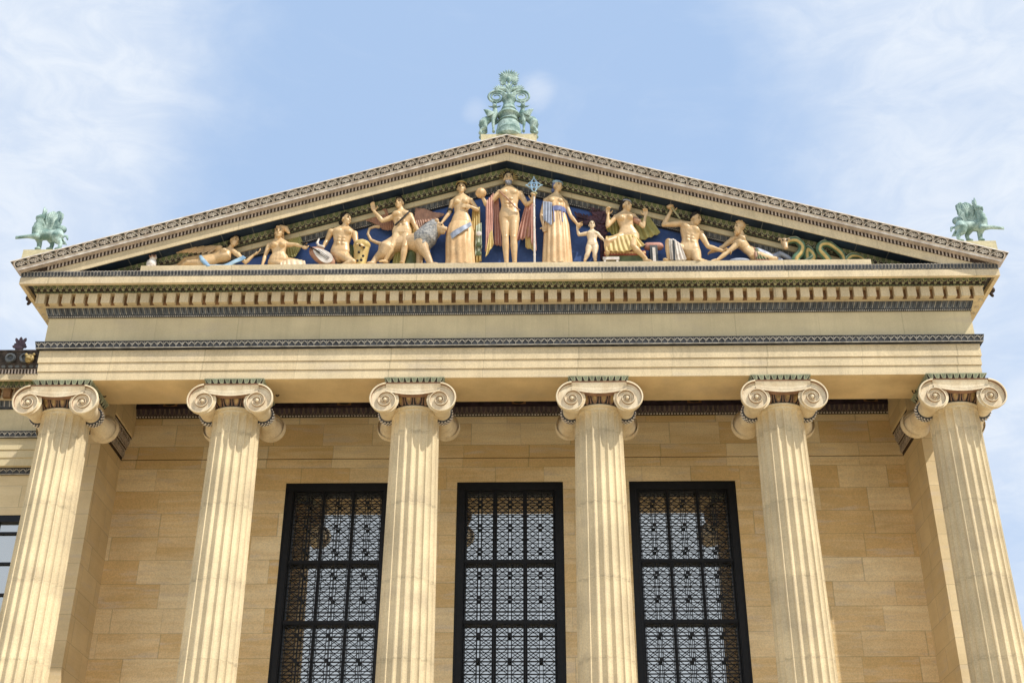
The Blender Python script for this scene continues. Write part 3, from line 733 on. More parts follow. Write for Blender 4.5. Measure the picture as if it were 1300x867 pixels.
d = MB(); strip(d, (XL, YG-.50, ZD1), (XR, YG-.50, ZD1), (XL, YG-.60, ZG1-.075), (XR, YG-.60, ZG1-.075), 158, m_tongue, 0); d.build('green_leaf_band', ['slate', 'olive', 'green'], wc)
for i in range(30):
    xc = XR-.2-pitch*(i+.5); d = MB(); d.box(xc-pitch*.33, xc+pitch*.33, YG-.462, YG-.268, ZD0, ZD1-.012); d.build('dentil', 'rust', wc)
d = MB(); d.box(XL, XR, YG-.86, YG+.5, ZG1+.001, 22.60)
strip(d, (XL, YG-.87, ZG1), (XR, YG-.87, ZG1), (XL, YG-.9, ZG1+.20), (XR, YG-.9, ZG1+.20), 260, m_block, 0)
d.build('small_block_course', ['brown', 'taupe'], wc)
d = MB(); d.hexa([(XL, YG-.92, 22.60), (XR-.45, YG-.92, 22.60), (XR-.45, YG, 22.60), (XL, YG, 22.60), (XL, YG-1.15, 23.22), (XR-.25, YG-1.15, 23.22), (XR-.25, YG, 23.22), (XL, YG, 23.22)])
strip(d, (XL, YG-.93, 22.60), (XR-.45, YG-.93, 22.60), (XL, YG-.98, 22.74), (XR-.45, YG-.98, 22.74), 120, m_bead, 0)
d.box(XL, XR-.24, YG-1.2, YG-.6, 23.22, 23.27)
for i in range(26):
    x = float(at(25.3, 440, YG-1.14)[0])-1.55*i
    for dx in (-.28, .28):
        d.lathe((x+dx, YG-1.10, 22.95), [(.11, -.02), (.13, -.09), (.19, -.09), (.21, -.03), (.21, .0)], 14, 1, axis=(0, 1, 0)) if i < 6 else None
d.build('scroll_gutter', ['umber', 'bluegrey'], wc)
for i in range(6):
    x = float(at(25.3, 440, YG-1.14)[0])-1.55*i; a = MB()
    for q in (14, 40, 65, 90, 115, 140, 166): a.prism([(x+u_, YG-1.14, 23.27+v_) for u_, v_ in petal(0, .10, q, .02, .46 if 50 < q < 130 else .28, .06, 1.0)], (0, -.05-.002*(q % 7), 0), 0, True)
    a.prism([(x+u_, YG-1.15, 23.27+v_) for u_, v_ in arc(0, .2, .19, .27, 0, 360, 12)[:-1]], (0, -.03, 0), 0, True)
    a.ell((x, YG-1.16, 23.35), ((.17, 0, 0), (0, .06, 0), (0, 0, .13)))
    a.build('antefix', 'plum' if i % 2 == 0 else 'red', wc)
for i in range(3):
    lh = MB(); x = float(at(38.5, 450, YG-1.16)[0])-3.1*i; yy = YG-1.16; z = 22.90
    lh.ell((x, yy, z), ((.18, 0, 0), (0, .12, 0), (0, 0, .19))); lh.ell((x, yy-.12, z-.05), ((.11, 0, 0), (0, .12, 0), (0, 0, .09))); lh.ball((x-.15, yy-.02, z+.17), .06); lh.ball((x+.15, yy-.02, z+.17), .06)
    lh.ell((x, yy-.1, z+.07), ((.12, 0, 0), (0, .08, 0), (0, 0, .04))); lh.ell((x, yy-.08, z-.17), ((.08, 0, 0), (0, .08, 0), (0, 0, .04)))
    sculpt(lh, 'lion_mask', 'gold', wc, .02, 2)
w = MB(); w.box(wx0, wx1, YG+.34, YG+.5, 16.84, 17.1); w.box(wx1-.24, wx1, YG+.34, YG+.5, 5, 16.84); w.box(wx0, wx0+.24, YG+.34, YG+.5, 5, 16.84)
for k in range(1, 4): w.box(wx0+k*.85-.04, wx0+k*.85+.04, YG+.4, YG+.48, 5, 16.84)
for z in np.arange(5.9, 16.8, 1.17): w.box(wx0+.24, wx1-.24, YG+.41, YG+.47, z-.04, z+.04)
w = wpart(w, 'window', 'iron'); d = MB(); d.box(wx0+.2, wx1-.2, YG+.52, YG+.54, 5, 16.9); d.build('pane', 'glass', w)
mb = MB(); mb.box(XL, XR, YG-.5, BACK, 22.62, 22.75); wpart(mb, 'roof', 'roof')
mb = MB(); mb.box(XL, XR, YG+2.2, BACK, ZST-3, 22.6); wpart(mb, 'inner_core', 'brown')
mb = MB(); mb.box(XL, XR+0, YG-.6, YG+1.25, GZ, ZST-3); 
if ZST-3 > GZ: wpart(mb, 'plinth', 'trim')

# ------------------------------------------------------------------ pediment statues
# survey of the joints: five enlarged details of the facade, turned into points of the pediment by their depth Y
DET = {1: (180, 230, 5.909), 2: (380, 220, 6.667), 3: (540, 200, 5.782), 4: (720, 230, 6.5), 5: (880, 250, 5.417), 6: (580, 70, 6.671), 7: (0, 250, 5.1)}
def D(k, x, y, Y=-.36):
    a = DET[k]; return at(a[0]+x/a[2], a[1]+y/a[2], Y)
FACE = V(0, -1, 0)
def frame(up, fwd):
    u = nrm(up); f = nrm(np.asarray(fwd, float)-u*np.dot(u, fwd)); return np.cross(f, u), f, u      # side (viewer's left->right of the figure's own right), forward, up
def head(mb, c, U, fwd, up=(0, 0, 1), beard=False):
    s, f, u = frame(up, fwd); c = np.asarray(c, float)
    mb.ell(c+u*.028*U-f*.012*U, (s*.074*U, f*.092*U, u*.088*U), nu=18, nv=12)
    mb.ell(c-u*.045*U+f*.022*U, (s*.056*U, f*.064*U, u*.074*U), nu=16, nv=10)
    mb.ell(c-u*.098*U+f*.055*U, (s*.026*U, f*.026*U, u*.022*U))
    mb.tube([c+u*.018*U+f*.080*U, c-u*.030*U+f*.100*U], [.010*U, .016*U], 8)
    mb.ell(c+u*.026*U+f*.070*U, (s*.048*U, f*.018*U, u*.012*U))
    mb.ell(c-u*.062*U+f*.080*U, (s*.024*U, f*.013*U, u*.011*U))
    for q in (-1, 1):
        mb.ell(c+s*q*.075*U-u*.012*U-f*.008*U, (s*.010*U, f*.018*U, u*.030*U))
        mb.ell(c+s*q*.040*U-u*.035*U+f*.055*U, (s*.022*U, f*.02*U, u*.022*U))
def hand(mb, w, d, n, U, curl=.5, thumb=1):
    """palm, four unequal bent fingers and a thumb; d = pointing direction, n = palm normal"""
    d = nrm(d); n = nrm(np.asarray(n, float)-d*np.dot(d, n)); s = np.cross(d, n)*thumb; w = np.asarray(w, float)
    mb.ell(w+d*.048*U, (s*.042*U, n*.020*U, d*.056*U))
    for k, (off, ln) in enumerate(((.031, .072), (.011, .082), (-.010, .076), (-.030, .060))):
        p = w+d*.088*U+s*off*U; pts = [p-d*.02*U]; dd = d
        a = 0
        for j, fr in enumerate((.45, .32, .23)):
            a += curl*(.55, .95, .7)[j]; dd = math.cos(a)*d+math.sin(a)*n; p = p+dd*ln*fr*U; pts.append(p)
        mb.tube(pts, [.0115*U, .0115*U, .0105*U, .009*U], 8)
    tb = w+d*.025*U+s*.036*U; t1 = tb+nrm(s*.75+d*.65+n*.35)*.040*U; t2 = t1+nrm(d*.8+s*.1+n*(.3+.6*curl))*.034*U
    mb.tube([tb-s*.012*U, t1, t2], [.015*U, .0125*U, .010*U], 8)
def foot(mb, a, d, U):
    d = nrm(V(d[0], d[1], d[2])); a = np.asarray(a, float)
    mb.ell(a+d*.035*U-V(0, 0, .035*U), (d*.085*U, np.cross(V(0, 0, 1), d)*.035*U, V(0, 0, .032*U)))
    mb.ell(a+d*.115*U-V(0, 0, .05*U), (d*.06*U, np.cross(V(0, 0, 1), d)*.040*U, V(0, 0, .020*U)))
    mb.ell(a-d*.03*U-V(0, 0, .03*U), (d*.035*U, np.cross(V(0, 0, 1), d)*.03*U, V(0, 0, .035*U)))
def limb(mb, a, b, c, r, U):
    """two tapered bones a-b-c with muscle bellies"""
    a, b, c = [np.asarray(x, float) for x in (a, b, c)]
    mb.tube([a, lerp(a, b, .35), lerp(a, b, .7), b], [r[0]*U, r[1]*U, r[2]*U, r[3]*U], 14)
    mb.tube([b, lerp(b, c, .3), lerp(b, c, .65), c], [r[3]*U, r[4]*U, r[5]*U, r[6]*U], 14)
ARM = (.050, .052, .044, .037, .042, .033, .026); ARMF = (.043, .043, .037, .031, .035, .029, .023)
LEG = (.088, .086, .068, .055, .060, .046, .034); LEGF = (.088, .084, .066, .052, .054, .042, .032)
def body(J, U, fwd=(0, -1, 0), female=False, hands=None, feet=None, headf=None, headup=None, legs=True, child=False):
    """one continuous figure from its joints: head neck sR sL eR eL wR wL hR hL kR kL aR aL (R = on the viewer's left)"""
    mb = MB(); j = {k: np.asarray(v, float) for k, v in J.items()}
    hips = (j['hR']+j['hL'])/2; sh = (j['sR']+j['sL'])/2; nk = j['neck']
    spine = nk-hips; u = nrm(spine); sd_h = nrm(j['hL']-j['hR']); sd_s = nrm(j['sL']-j['sR'])
    fw = np.asarray(fwd, float)
    prof = [(-.16, .105, .085), (-.05, .165, .112), (.10, .172, .115), (.26, .150, .100), (.42, .132, .092), (.58, .150, .104), (.74, .170, .118), (.86, .165, .105), (.95, .125, .080), (1.02, .062, .058)]
    if female: prof = [(-.16, .105, .085), (-.05, .175, .115), (.08, .182, .118), (.24, .155, .100), (.42, .116, .085), (.58, .126, .095), (.72, .142, .104), (.86, .140, .092), (.95, .105, .070), (1.02, .052, .050)]
    if child: prof = [(t_, w*.92, d*1.1) for t_, w, d in prof]
    rows = []
    for t_, w, d in prof:
        sd = nrm(lerp(sd_h, sd_s, min(1, max(0, t_)))); sd = nrm(sd-u*np.dot(sd, u)*.6); f = nrm(fw-sd*np.dot(fw, sd)); f = nrm(f-u*np.dot(f, u))
        c = hips+spine*t_
        if .2 < t_ < .9: c = c+lerp(V(0, 0, 0), sh-lerp(hips, nk, np.dot(sh-hips, u)/np.linalg.norm(spine)), t_)
        row = []
        for q in np.linspace(0, 2*math.pi, 20, endpoint=False):
            cq, sq = math.cos(q), math.sin(q); e = 2/2.5
            row.append(c+sd*w*U*math.copysign(abs(cq)**e, cq)+f*d*U*math.copysign(abs(sq)**e, sq))
        rows.append(row)
    mb.grid(rows, closed=True, cap=True)
    sd = nrm(sd_s-u*np.dot(sd_s, u)*.5); f = nrm(fw-sd*np.dot(fw, sd)); L_ = np.linalg.norm(spine)
    ch = lerp(hips, nk, .74)
    if female:
        for q in (-1, 1): mb.ell(ch+sd*q*.070*U+f*.085*U-u*.01*U, (sd*.055*U, f*.058*U, u*.056*U))
    else:
        for q in (-1, 1):
            mb.ell(ch+sd*q*.078*U+f*.088*U+u*.02*U, (sd*.076*U, f*.046*U, u*.058*U))
            if not child:
                for z_ in (.30, .42, .54): mb.ell(lerp(hips, nk, z_)+sd*q*.038*U+f*.091*U, (sd*.034*U, f*.026*U, u*.032*U))
    mb.ell(lerp(hips, nk, .16)+f*.045*U, (sd*.11*U, f*.062*U, u*.14*U)); mb.tube([hips-u*.02*U, hips-u*.09*U], [.10*U, .085*U], 12)
    for s_ in ('R', 'L'):
        mb.ball(j['s'+s_], .060*U if not female else .050*U)
        mb.tube([lerp(nk, j['head'], .25), lerp(nk, j['s'+s_], .85)], [.045*U, .046*U], 10)
        A = ARMF if female else ARM
        if child: A = tuple(x*1.15 for x in A)
        limb(mb, j['s'+s_], j['e'+s_], j['w'+s_], A, U)
        hd = (hands or {}).get(s_, {})
        if hd is not None:
            hand(mb, j['w'+s_], hd.get('d', j['w'+s_]-j['e'+s_]), hd.get('n', fw), U*1.04, hd.get('curl', .5), hd.get('thumb', 1 if s_ == 'R' else -1))
        if legs:
            Lg = LEGF if female else LEG
            if child: Lg = tuple(x*1.15 for x in Lg)
            mb.ball(j['h'+s_], .098*U); mb.tube([lerp(hips, nk, .22)+(j['h'+s_]-hips)*.9, j['h'+s_], lerp(j['h'+s_], j['k'+s_], .25)], [.075*U, .098*U, .088*U], 14)
            limb(mb, j['h'+s_], j['k'+s_], j['a'+s_], Lg, U)
            mb.ell(lerp(j['k'+s_], j['a'+s_], .28)-fw*.018*U, (V(.05*U, 0, 0), V(0, .05*U, 0), nrm(j['a'+s_]-j['k'+s_])*.11*U))
            mb.ball(j['k'+s_]+fw*.016*U, .046*U)
            fd = (feet or {}).get(s_, fw); foot(mb, j['a'+s_], fd, U)
    mb.tube([nk-u*.03*U, lerp(nk, j['head'], .5)], [.060*U if not female else .050*U, .052*U if not female else .044*U], 12)
    head(mb, j['head'], U*(1.0 if not child else 1.15), headf if headf is not None else fw, headup if headup is not None else u*.35+V(0, 0, .65))
    return mb
def hair(parent, c, U, fwd, mat='hair', up=(0, 0, 1), bun=None, long=False, beard=None, name='hair', curls=26, seed=1):
    s, f, u = frame(up, fwd); c = np.asarray(c, float); r = random.Random(seed)
    mb = MB(); mb.ell(c+u*.050*U-f*.030*U, (s*.086*U, f*.088*U, u*.084*U), nu=18, nv=12)
    for i in range(curls):
        th = r.uniform(0, 2*math.pi); ph = r.uniform(.0, 1.25)
        p = c+u*.045*U-f*.02*U+s*math.cos(th)*math.sin(ph)*.084*U+f*math.sin(th)*math.sin(ph)*.088*U+u*math.cos(ph)*.088*U
        if np.dot(p-c, f) > .055*U and np.dot(p-c, u) < .07*U: continue
        mb.ball(p, r.uniform(.016, .026)*U, nu=8, nv=6)
    if bun == 'nape': mb.ell(c-f*.11*U-u*.02*U, (s*.055*U, f*.055*U, u*.05*U))
    if long:
        for q in (-.05, -.02, .02, .05): mb.tube([c-f*.07*U+s*q*U, c-f*.105*U+s*q*1.1*U-u*.10*U, c-f*.10*U+s*q*1.2*U-u*.22*U], [.034*U, .038*U, .026*U], 8)
    o = sculpt(mb, name, mat, parent, .014*U/2, 2)
    if beard:
        b_ = MB(); b_.ell(c-u*.105*U+f*.050*U, (s*.052*U, f*.044*U, u*.05*U)); b_.ell(c-u*.06*U+f*.03*U, (s*.064*U, f*.04*U, u*.035*U))
        for i in range(16): b_.ball(c-u*r.uniform(.08, .15)*U+f*r.uniform(.05, .09)*U+s*r.uniform(-.045, .045)*U, .017*U, nu=8, nv=6)
        sculpt(b_, 'beard', beard, parent, .014*U/2, 2)
    return o
def eyes(parent, c, U, fwd, up=(0, 0, 1)):
    s, f, u = frame(up, fwd); c = np.asarray(c, float)
    for q in (-1, 1):
        mb = MB(); mb.ell(c+s*q*.031*U+u*.004*U+f*.0775*U, (s*.013*U, f*.009*U, u*.0065*U)); mb.ell(c+s*q*.033*U+u*.030*U+f*.083*U, (s*.020*U, f*.006*U, u*.0032*U)); mb.build('eye', 'eyes', parent, smooth=True)
def sheet2(rows, name, mat, parent, th=.03, sub=1):
    """a piece of cloth from rows of points, given thickness"""
    mb = MB(); mb.grid(rows); o = mb.build(name, mat, parent, smooth=True)
    if sub: sm = o.modifiers.new('sub', 'SUBSURF'); sm.levels = sub; sm.render_levels = sub
    so_ = o.modifiers.new('sol', 'SOLIDIFY'); so_.thickness = th; so_.offset = 0
    return o
def drape(p_top, p_bot, n, folds, amp, name, mat, parent, phase=0., rows=9, th=.03, trim=None, hang=(0, -1, 0)):
    """hanging cloth between two rails (lists of points), pleats growing toward the bottom"""
    def rail(P, t_):
        P = [np.asarray(p, float) for p in P]; x = t_*(len(P)-1); i = min(int(x), len(P)-2); return lerp(P[i], P[i+1], x-i)
    out = []; h = nrm(hang)
    for i in range(rows+1):
        v = i/rows; row = []
        for k in range(n+1):
            t_ = k/n; p = lerp(rail(p_top, t_), rail(p_bot, t_), v)
            row.append(p+h*amp*(.35+.65*v)*math.cos(2*math.pi*folds*t_+phase+.5*math.sin(3*v)))
        out.append(row)
    o = sheet2(out, name, mat, parent, th)
    if trim: o.data.materials.append(MT[trim]); k = len(o.data.polygons)//rows; [setattr(p, 'material_index', 1) for p in o.data.polygons[(rows-1)*k:]]
    return o
def skirt(rings, folds, amp, name, mat, parent, seg=72, phase=0., trim=None):
    """robe as a closed pleated tube: rings of (centre, half width, half depth)"""
    mb = MB(); rows = []; N = len(rings)
    P = []
    for i in range((N-1)*4+1):
        x = i/4; k = min(int(x), N-2); t_ = x-k; a, b_ = rings[k], rings[k+1]
        P.append((lerp(a[0], b_[0], t_), a[1]*(1-t_)+b_[1]*t_, a[2]*(1-t_)+b_[2]*t_, x/(N-1)))
    for c, w, d, v in P:
        row = []
        for q in np.linspace(0, 2*math.pi, seg, endpoint=False):
            m_ = 1+amp*(.15+.85*min(1, v*1.6))*(math.cos(folds*q+phase+.6*math.sin(2*v))*.7+.3*math.cos(folds*.5*q+1.3))
            row.append(np.asarray(c, float)+V(math.cos(q)*w*m_, math.sin(q)*d*m_, 0))
        rows.append(row)
    mb.grid(rows, closed=True, cap=True)
    if trim:
        k = len(rows)-1
        for i in range((k-2)*seg, k*seg): mb.m[i] = 1
        return mb.build(name, [mat, trim], parent, smooth=True, auto=70)
    return mb.build(name, mat, parent, smooth=True, auto=70)
def wing(root, tip, chord, n, name, mat, parent, sag=.25, out=(0, 0, 1), layers=3, p_=.55):
    """wing: overlapping feathers fanned from the leading edge root->tip"""
    mb = MB(); root = np.asarray(root, float); tip = np.asarray(tip, float); ch = np.asarray(chord, float); o = np.asarray(out, float); ln = np.linalg.norm(tip-root)
    lead = [lerp(root, tip, t_)+o*sag*ln*math.sin(math.pi*t_*.9) for t_ in np.linspace(0, 1, 9)]
    mb.tube(lead, [.085-.007*i for i in range(9)], 8)
    for L_ in range(layers):
        m_ = n-L_*2
        for i in range(m_):
            t_ = .06+.92*i/(m_-1); x = t_*8; k = min(int(x), 7); p = lerp(lead[k], lead[k+1], x-k)
            d = nrm(lerp(nrm(ch), nrm(ch)*.30+nrm(tip-root)*.9, t_**p_)); l = np.linalg.norm(ch)*(1-.27*L_)*(.75+.45*math.sin(math.pi*min(1, t_*.8+.1)))
            e = p+d*l; yo = V(0, -.022*(L_+1)-.006*(i % 2), 0)
            mb.tube([p+yo, lerp(p, e, .5)+yo, e+yo], [.045, .062, .035], 6, flat=.35, ref=(0, 1, 0))
    return mb.build(name, mat, parent, smooth=True, auto=60)
def statue(name, label, cat, c): return thing(name, (c[0], c[1], ZP), label, cat)
def tree_ball(*a): pass

FLOOR[0] = ZP+.003
# ---- owl at the far left
p = D(1, 66, 655, -.62); p[1] = -.62; o = statue('owl_statue', 'small white owl statue alone at the left tip of the pediment', 'owl statue', p); b0 = V(p[0], -.62, ZP)
mb = MB(); mb.ell(b0+V(0, 0, .26), (V(.19, 0, 0), V(0, .17, 0), V(0, 0, .28))); mb.ell(b0+V(.05, -.02, .56), (V(.17, 0, 0), V(0, .15, 0), V(0, 0, .15)))
for s_ in (-1, 1): mb.ell(b0+V(s_*.16, .02, .24), (V(.06, 0, 0), V(0, .12, 0), V(0, 0, .22))); mb.ball(b0+V(.05+s_*.10, -.02, .68), .04); mb.ball(b0+V(s_*.07, -.14, .03), .06)
mb.tube([b0+V(.05, -.15, .57), b0+V(.05, -.20, .51)], [.03, .015], 8)
sculpt(mb, 'plumage', 'white', o, .018, 2)
for s_ in (-1, 1):
    mb = MB(); mb.lathe(b0+V(.05+s_*.08, -.185, .585), [(.074, .05), (.078, 0), (.03, -.006)], 14, 0, axis=(0, 1, 0)); mb.ball(b0+V(.05+s_*.08, -.185, .585), .042, 1); mb.build('eye', ['wing', 'eyes'], o, smooth=True)

o.scale = (.76, .76, .74)

# ---- 1 reclining woman
U = 1.95
J = dict(head=D(1, 695, 452, -.50), neck=D(1, 655, 525, -.42), sR=D(1, 592, 535, -.34), sL=D(1, 722, 552, -.52), eR=D(1, 478, 502, -.30), wR=D(1, 556, 468, -.28), eL=D(1, 778, 612, -.55), wL=D(1, 838, 556, -.58),
         hR=D(1, 452, 590, -.28), hL=D(1, 470, 625, -.48), kR=D(1, 330, 592, -.25), aR=D(1, 262, 640, -.12), kL=D(1, 345, 612, -.45), aL=D(1, 270, 655, -.2))
t1 = statue('reclining_woman_statue', 'woman statue reclining on one elbow, pale blue cloth across her hips and a tan wing', 'statue', lerp(J['neck'], J['hR'], .5))
hf = V(.75, -.65, -.25)
sculpt(body(J, U, (.25, -.95, .25), True, hands={'R': dict(d=V(.9, 0, .2), n=V(0, -1, -.3), curl=.7), 'L': dict(d=V(.8, -.1, .5), n=V(-.3, -.5, .8), curl=.4)}, headf=hf, headup=V(.25, .1, 1), feet={'R': V(-1, 0, -.2), 'L': V(-1, 0, -.2)}), 'figure', 'skin', t1, .016, 5)
hair(t1, J['head'], U, hf, up=V(.25, .1, 1), bun='nape', seed=2); eyes(t1, J['head'], U, hf, V(.25, .1, 1))
wing(D(1, 590, 498, -.42), D(1, 345, 522, -.46), D(1, 500, 560, -.40)-D(1, 575, 505, -.40), 9, 'wing', 'lion', t1, .05)
drape([D(1, 430, 570, -.5), D(1, 500, 628, -.66), D(1, 620, 628, -.70), D(1, 760, 560, -.66)], [D(1, 462, 590, -.55), D(1, 505, 650, -.68), D(1, 640, 645, -.72), D(1, 785, 580, -.66)], 30, 6, .02, 'sash', 'sky', t1)

mb = MB(); mb.tube([D(1, 448, 570, -.50), D(1, 462, 600, -.66), D(1, 500, 640, -.72), D(1, 540, 645, -.72)], [.10, .11, .10, .06], 10, flat=.7); mb.build('hip_band', 'sky', t1, smooth=True)

# ---- 2 woman with a cap and golden wing
J = dict(head=D(1, 1030, 388, -.55), neck=D(1, 1030, 452, -.45), sR=D(1, 955, 482, -.42), sL=D(1, 1102, 478, -.42), eR=D(1, 925, 560, -.45), wR=D(1, 905, 628, -.52), eL=D(1, 1150, 476, -.5), wL=D(1, 1205, 492, -.62),
         hR=D(1, 985, 612, -.36), hL=D(1, 1072, 610, -.36), kR=D(1, 1090, 640, -.62), aR=D(1, 1000, 690, -.6), kL=D(1, 1195, 612, -.50), aL=D(1, 1130, 670, -.30))
t1 = statue('capped_woman_statue', 'woman statue in a soft peaked cap sitting upright before a golden wing', 'statue', J['hR'])
sculpt(body(J, U, FACE, True, hands={'R': dict(d=V(-.1, -.3, -1), n=V(0, -1, 0), curl=.3)}, headf=V(.05, -1, .05)), 'figure', 'skin', t1, .016, 5)
hair(t1, J['head'], U, V(.05, -1, .05), mat='peach', name='cap', curls=6, long=True, seed=3); eyes(t1, J['head'], U, V(.05, -1, .05))
mb = MB(); c = J['head']; mb.tube([c+V(.02, .05, .22), c+V(.22, .02, .18), c+V(.34, 0, .0)], [.13, .10, .05], 10); sculpt(mb, 'cap_peak', 'peach', t1, .02, 2)
drape([D(1, 1066, 415, -.14), D(1, 1112, 412, -.15), D(1, 1135, 352, -.17), D(1, 1165, 352, -.18)], [D(1, 1078, 575, -.12), D(1, 1150, 570, -.14), D(1, 1180, 525, -.16), D(1, 1210, 470, -.18)], 36, 9, .022, 'wing', 'gwing', t1)
drape([D(1, 1040, 610, -.68), D(1, 1110, 585, -.66), D(1, 1225, 600, -.62)], [D(1, 1040, 640, -.72), D(1, 1120, 640, -.72), D(1, 1230, 632, -.66)], 24, 5, .025, 'cloth', 'skin2', t1)

# ---- lute leaning between the two
t1 = statue('lute', 'tilted brown lute with a pale face resting beside the kneeling youth', 'instrument', D(2, 180, 700, -.5))
a, b_ = D(2, 20, 590, -.62), D(2, 275, 765, -.50); ax = nrm(b_-a); sd_ = nrm(np.cross(ax, FACE))
mb = MB(); mb.ell(lerp(a, b_, .68), (ax*.54, sd_*.27, V(0, .16, 0)), nu=18, nv=12); sculpt(mb, 'bowl', 'wing', t1, .02, 2)
mb = MB(); mb.prism([lerp(a, b_, .72)+V(0, -.15, 0)+ax*.40*math.cos(q)+sd_*.20*math.sin(q)*(1+.35*math.cos(q)) for q in np.linspace(0, 2*math.pi, 20, endpoint=False)], (0, -.04, 0), 0, True); mb.build('soundboard', 'white', t1)
mb = MB(); mb.tube([a, lerp(a, b_, .5)+V(0, -.2, 0), lerp(a, b_, .62)+V(0, -.21, 0)], [.05, .045, .04], 8, flat=.6); mb.build('neck', 'hair', t1, smooth=True)
mb = MB(); mb.tube([D(2, 200, 625, -.5), D(2, 165, 615, -.5), D(2, 150, 590, -.5), D(2, 165, 560, -.5)], [.06, .05, .045, .03], 8); mb.build('scroll', 'white', t1, smooth=True)
for k in (-.05, 0, .05): mb = MB(); mb.tube([lerp(a, b_, .55)+sd_*k+V(0, -.225, 0), lerp(a, b_, .92)+sd_*k+V(0, -.2, 0)], .008, 4, rounded=False); mb.build('string', 'eyes', t1)

# ---- 3 kneeling youth with a spotted hide
U = 2.05
J = dict(head=D(2, 398, 392, -.48), neck=D(2, 385, 468, -.42), sR=D(2, 268, 498, -.40), sL=D(2, 468, 515, -.42), eR=D(2, 232, 575, -.30), wR=D(2, 200, 632, -.38), eL=D(2, 480, 580, -.48), wL=D(2, 508, 610, -.58),
         hR=D(2, 315, 680, -.32), hL=D(2, 375, 690, -.36), kR=D(2, 455, 752, -.70), aR=D(2, 330, 800, -.6), kL=D(2, 470, 790, -.55), aL=D(2, 350, 820, -.3))
t1 = statue('kneeling_youth_statue', 'nude dark haired youth statue kneeling between the lute and a spotted hide, looking right', 'statue', J['hR'])
hf = V(.78, -.6, .02)
sculpt(body(J, U, FACE, False, headf=hf, hands={'L': dict(d=V(.35, -.5, -.2), n=V(0, -.2, -1), curl=.5), 'R': dict(d=V(-.5, -.2, -.6), curl=.6)}), 'figure', 'skin', t1, .016, 5)
hair(t1, J['head'], U, hf, seed=4, bun='nape'); eyes(t1, J['head'], U, hf)
t1 = statue('spotted_hide', 'yellow animal hide with dark spots draped over a post under the youth\'s hand', 'hide', D(2, 520, 700, -.5))
mb = MB(); mb.ell(D(2, 530, 612, -.50), (V(.30, 0, 0), V(0, .24, 0), V(0, 0, .20)), nu=16, nv=10); mb.tube([D(2, 530, 620, -.48), D(2, 520, 700, -.48), D(2, 510, 790, -.48)], [.27, .24, .20], 14); mb.ball(D(2, 555, 600, -.62), .14); sculpt(mb, 'pelt', 'yellow', t1, .022, 3)
for x, y in ((548, 628), (505, 668), (492, 740), (540, 700), (525, 735), (515, 610)):
    mb = MB(); mb.ell(D(2, x, y, -.735), (V(.045, 0, 0), V(0, .03, 0), V(0, 0, .05))); mb.build('spot', 'eyes', t1, smooth=True)
mb = MB(); mb.tube([D(2, 430, 640, -.2), D(2, 425, 790, -.2)], [.16, .19], 12); mb.build('stump', 'green', t1, smooth=True)

# ---- 4 winged youth striding
U = 2.0
J = dict(head=D(2, 848, 256, -.48), neck=D(2, 862, 325, -.44), sR=D(2, 800, 368, -.44), sL=D(2, 938, 362, -.42), eR=D(2, 702, 406, -.52), wR=D(2, 632, 322, -.56), eL=D(2, 975, 440, -.44), wL=D(2, 1010, 492, -.52),
         hR=D(2, 838, 512, -.42), hL=D(2, 900, 514, -.42), kR=D(2, 782, 622, -.56), aR=D(2, 728, 735, -.50), kL=D(2, 893, 625, -.56), aL=D(2, 872, 770, -.46))
t1 = statue('winged_youth_statue', 'nude youth statue with russet wings and a strap across his chest, striding before the lion', 'statue', V(J['hR'][0], J['hR'][1], 0))
hf = V(-.35, -.93, -.05)
sculpt(body(J, U, FACE, False, headf=hf, hands={'R': dict(d=V(-.25, -.1, 1), n=V(.2, -1, 0), curl=.4), 'L': dict(d=V(.9, -.2, -.2), n=V(0, -.3, -1), curl=.4)}, feet={'R': V(-.5, -.8, -.3)}), 'figure', 'skin', t1, .016, 5)
hair(t1, J['head'], U, hf, seed=5); eyes(t1, J['head'], U, hf)
drape([D(2, 478, 358, -.12), D(2, 590, 348, -.14), D(2, 650, 305, -.16), D(2, 715, 296, -.17), D(2, 748, 345, -.18), D(2, 795, 390, -.18)], [D(2, 492, 388, -.12), D(2, 600, 412, -.14), D(2, 660, 440, -.16), D(2, 710, 478, -.17), D(2, 755, 485, -.18), D(2, 800, 478, -.18)], 54, 11, .018, 'wing', 'wing', t1)
mb = MB(); mb.tube([D(2, 640, 320, -.2), D(2, 690, 300, -.2), D(2, 730, 310, -.2), D(2, 745, 350, -.2)], [.06, .07, .06, .05], 8); mb.build('wing_crest', 'wing', t1, smooth=True)
drape([D(2, 972, 400, -.20), D(2, 982, 296, -.18), D(2, 1060, 300, -.16), D(2, 1130, 330, -.14), D(2, 1225, 342, -.12)], [D(2, 985, 470, -.20), D(2, 1030, 460, -.18), D(2, 1065, 418, -.16), D(2, 1130, 402, -.14), D(2, 1230, 356, -.12)], 44, 10, .018, 'wing', 'wing', t1)
mb = MB(); mb.tube([D(2, 925, 330, -.66), D(2, 870, 385, -.74), D(2, 812, 440, -.70)], .035, 8, flat=.6); mb.build('strap', 'hair', t1, smooth=True)
drape([D(2, 940, 400, -.28), D(2, 985, 410, -.30)], [D(2, 905, 660, -.30), D(2, 990, 660, -.34)], 20, 3, .035, 'cloth', 'yellow', t1, trim='red')
drape([D(2, 830, 590, -.22), D(2, 870, 580, -.22)], [D(2, 790, 760, -.26), D(2, 860, 790, -.26)], 16, 2, .03, 'cloth', 'gwing', t1)
mb = MB(); mb.tube([D(2, 945, 690, -.26), D(2, 935, 800, -.26)], [.18, .23], 12); mb.build('stump', 'green', t1, smooth=True)

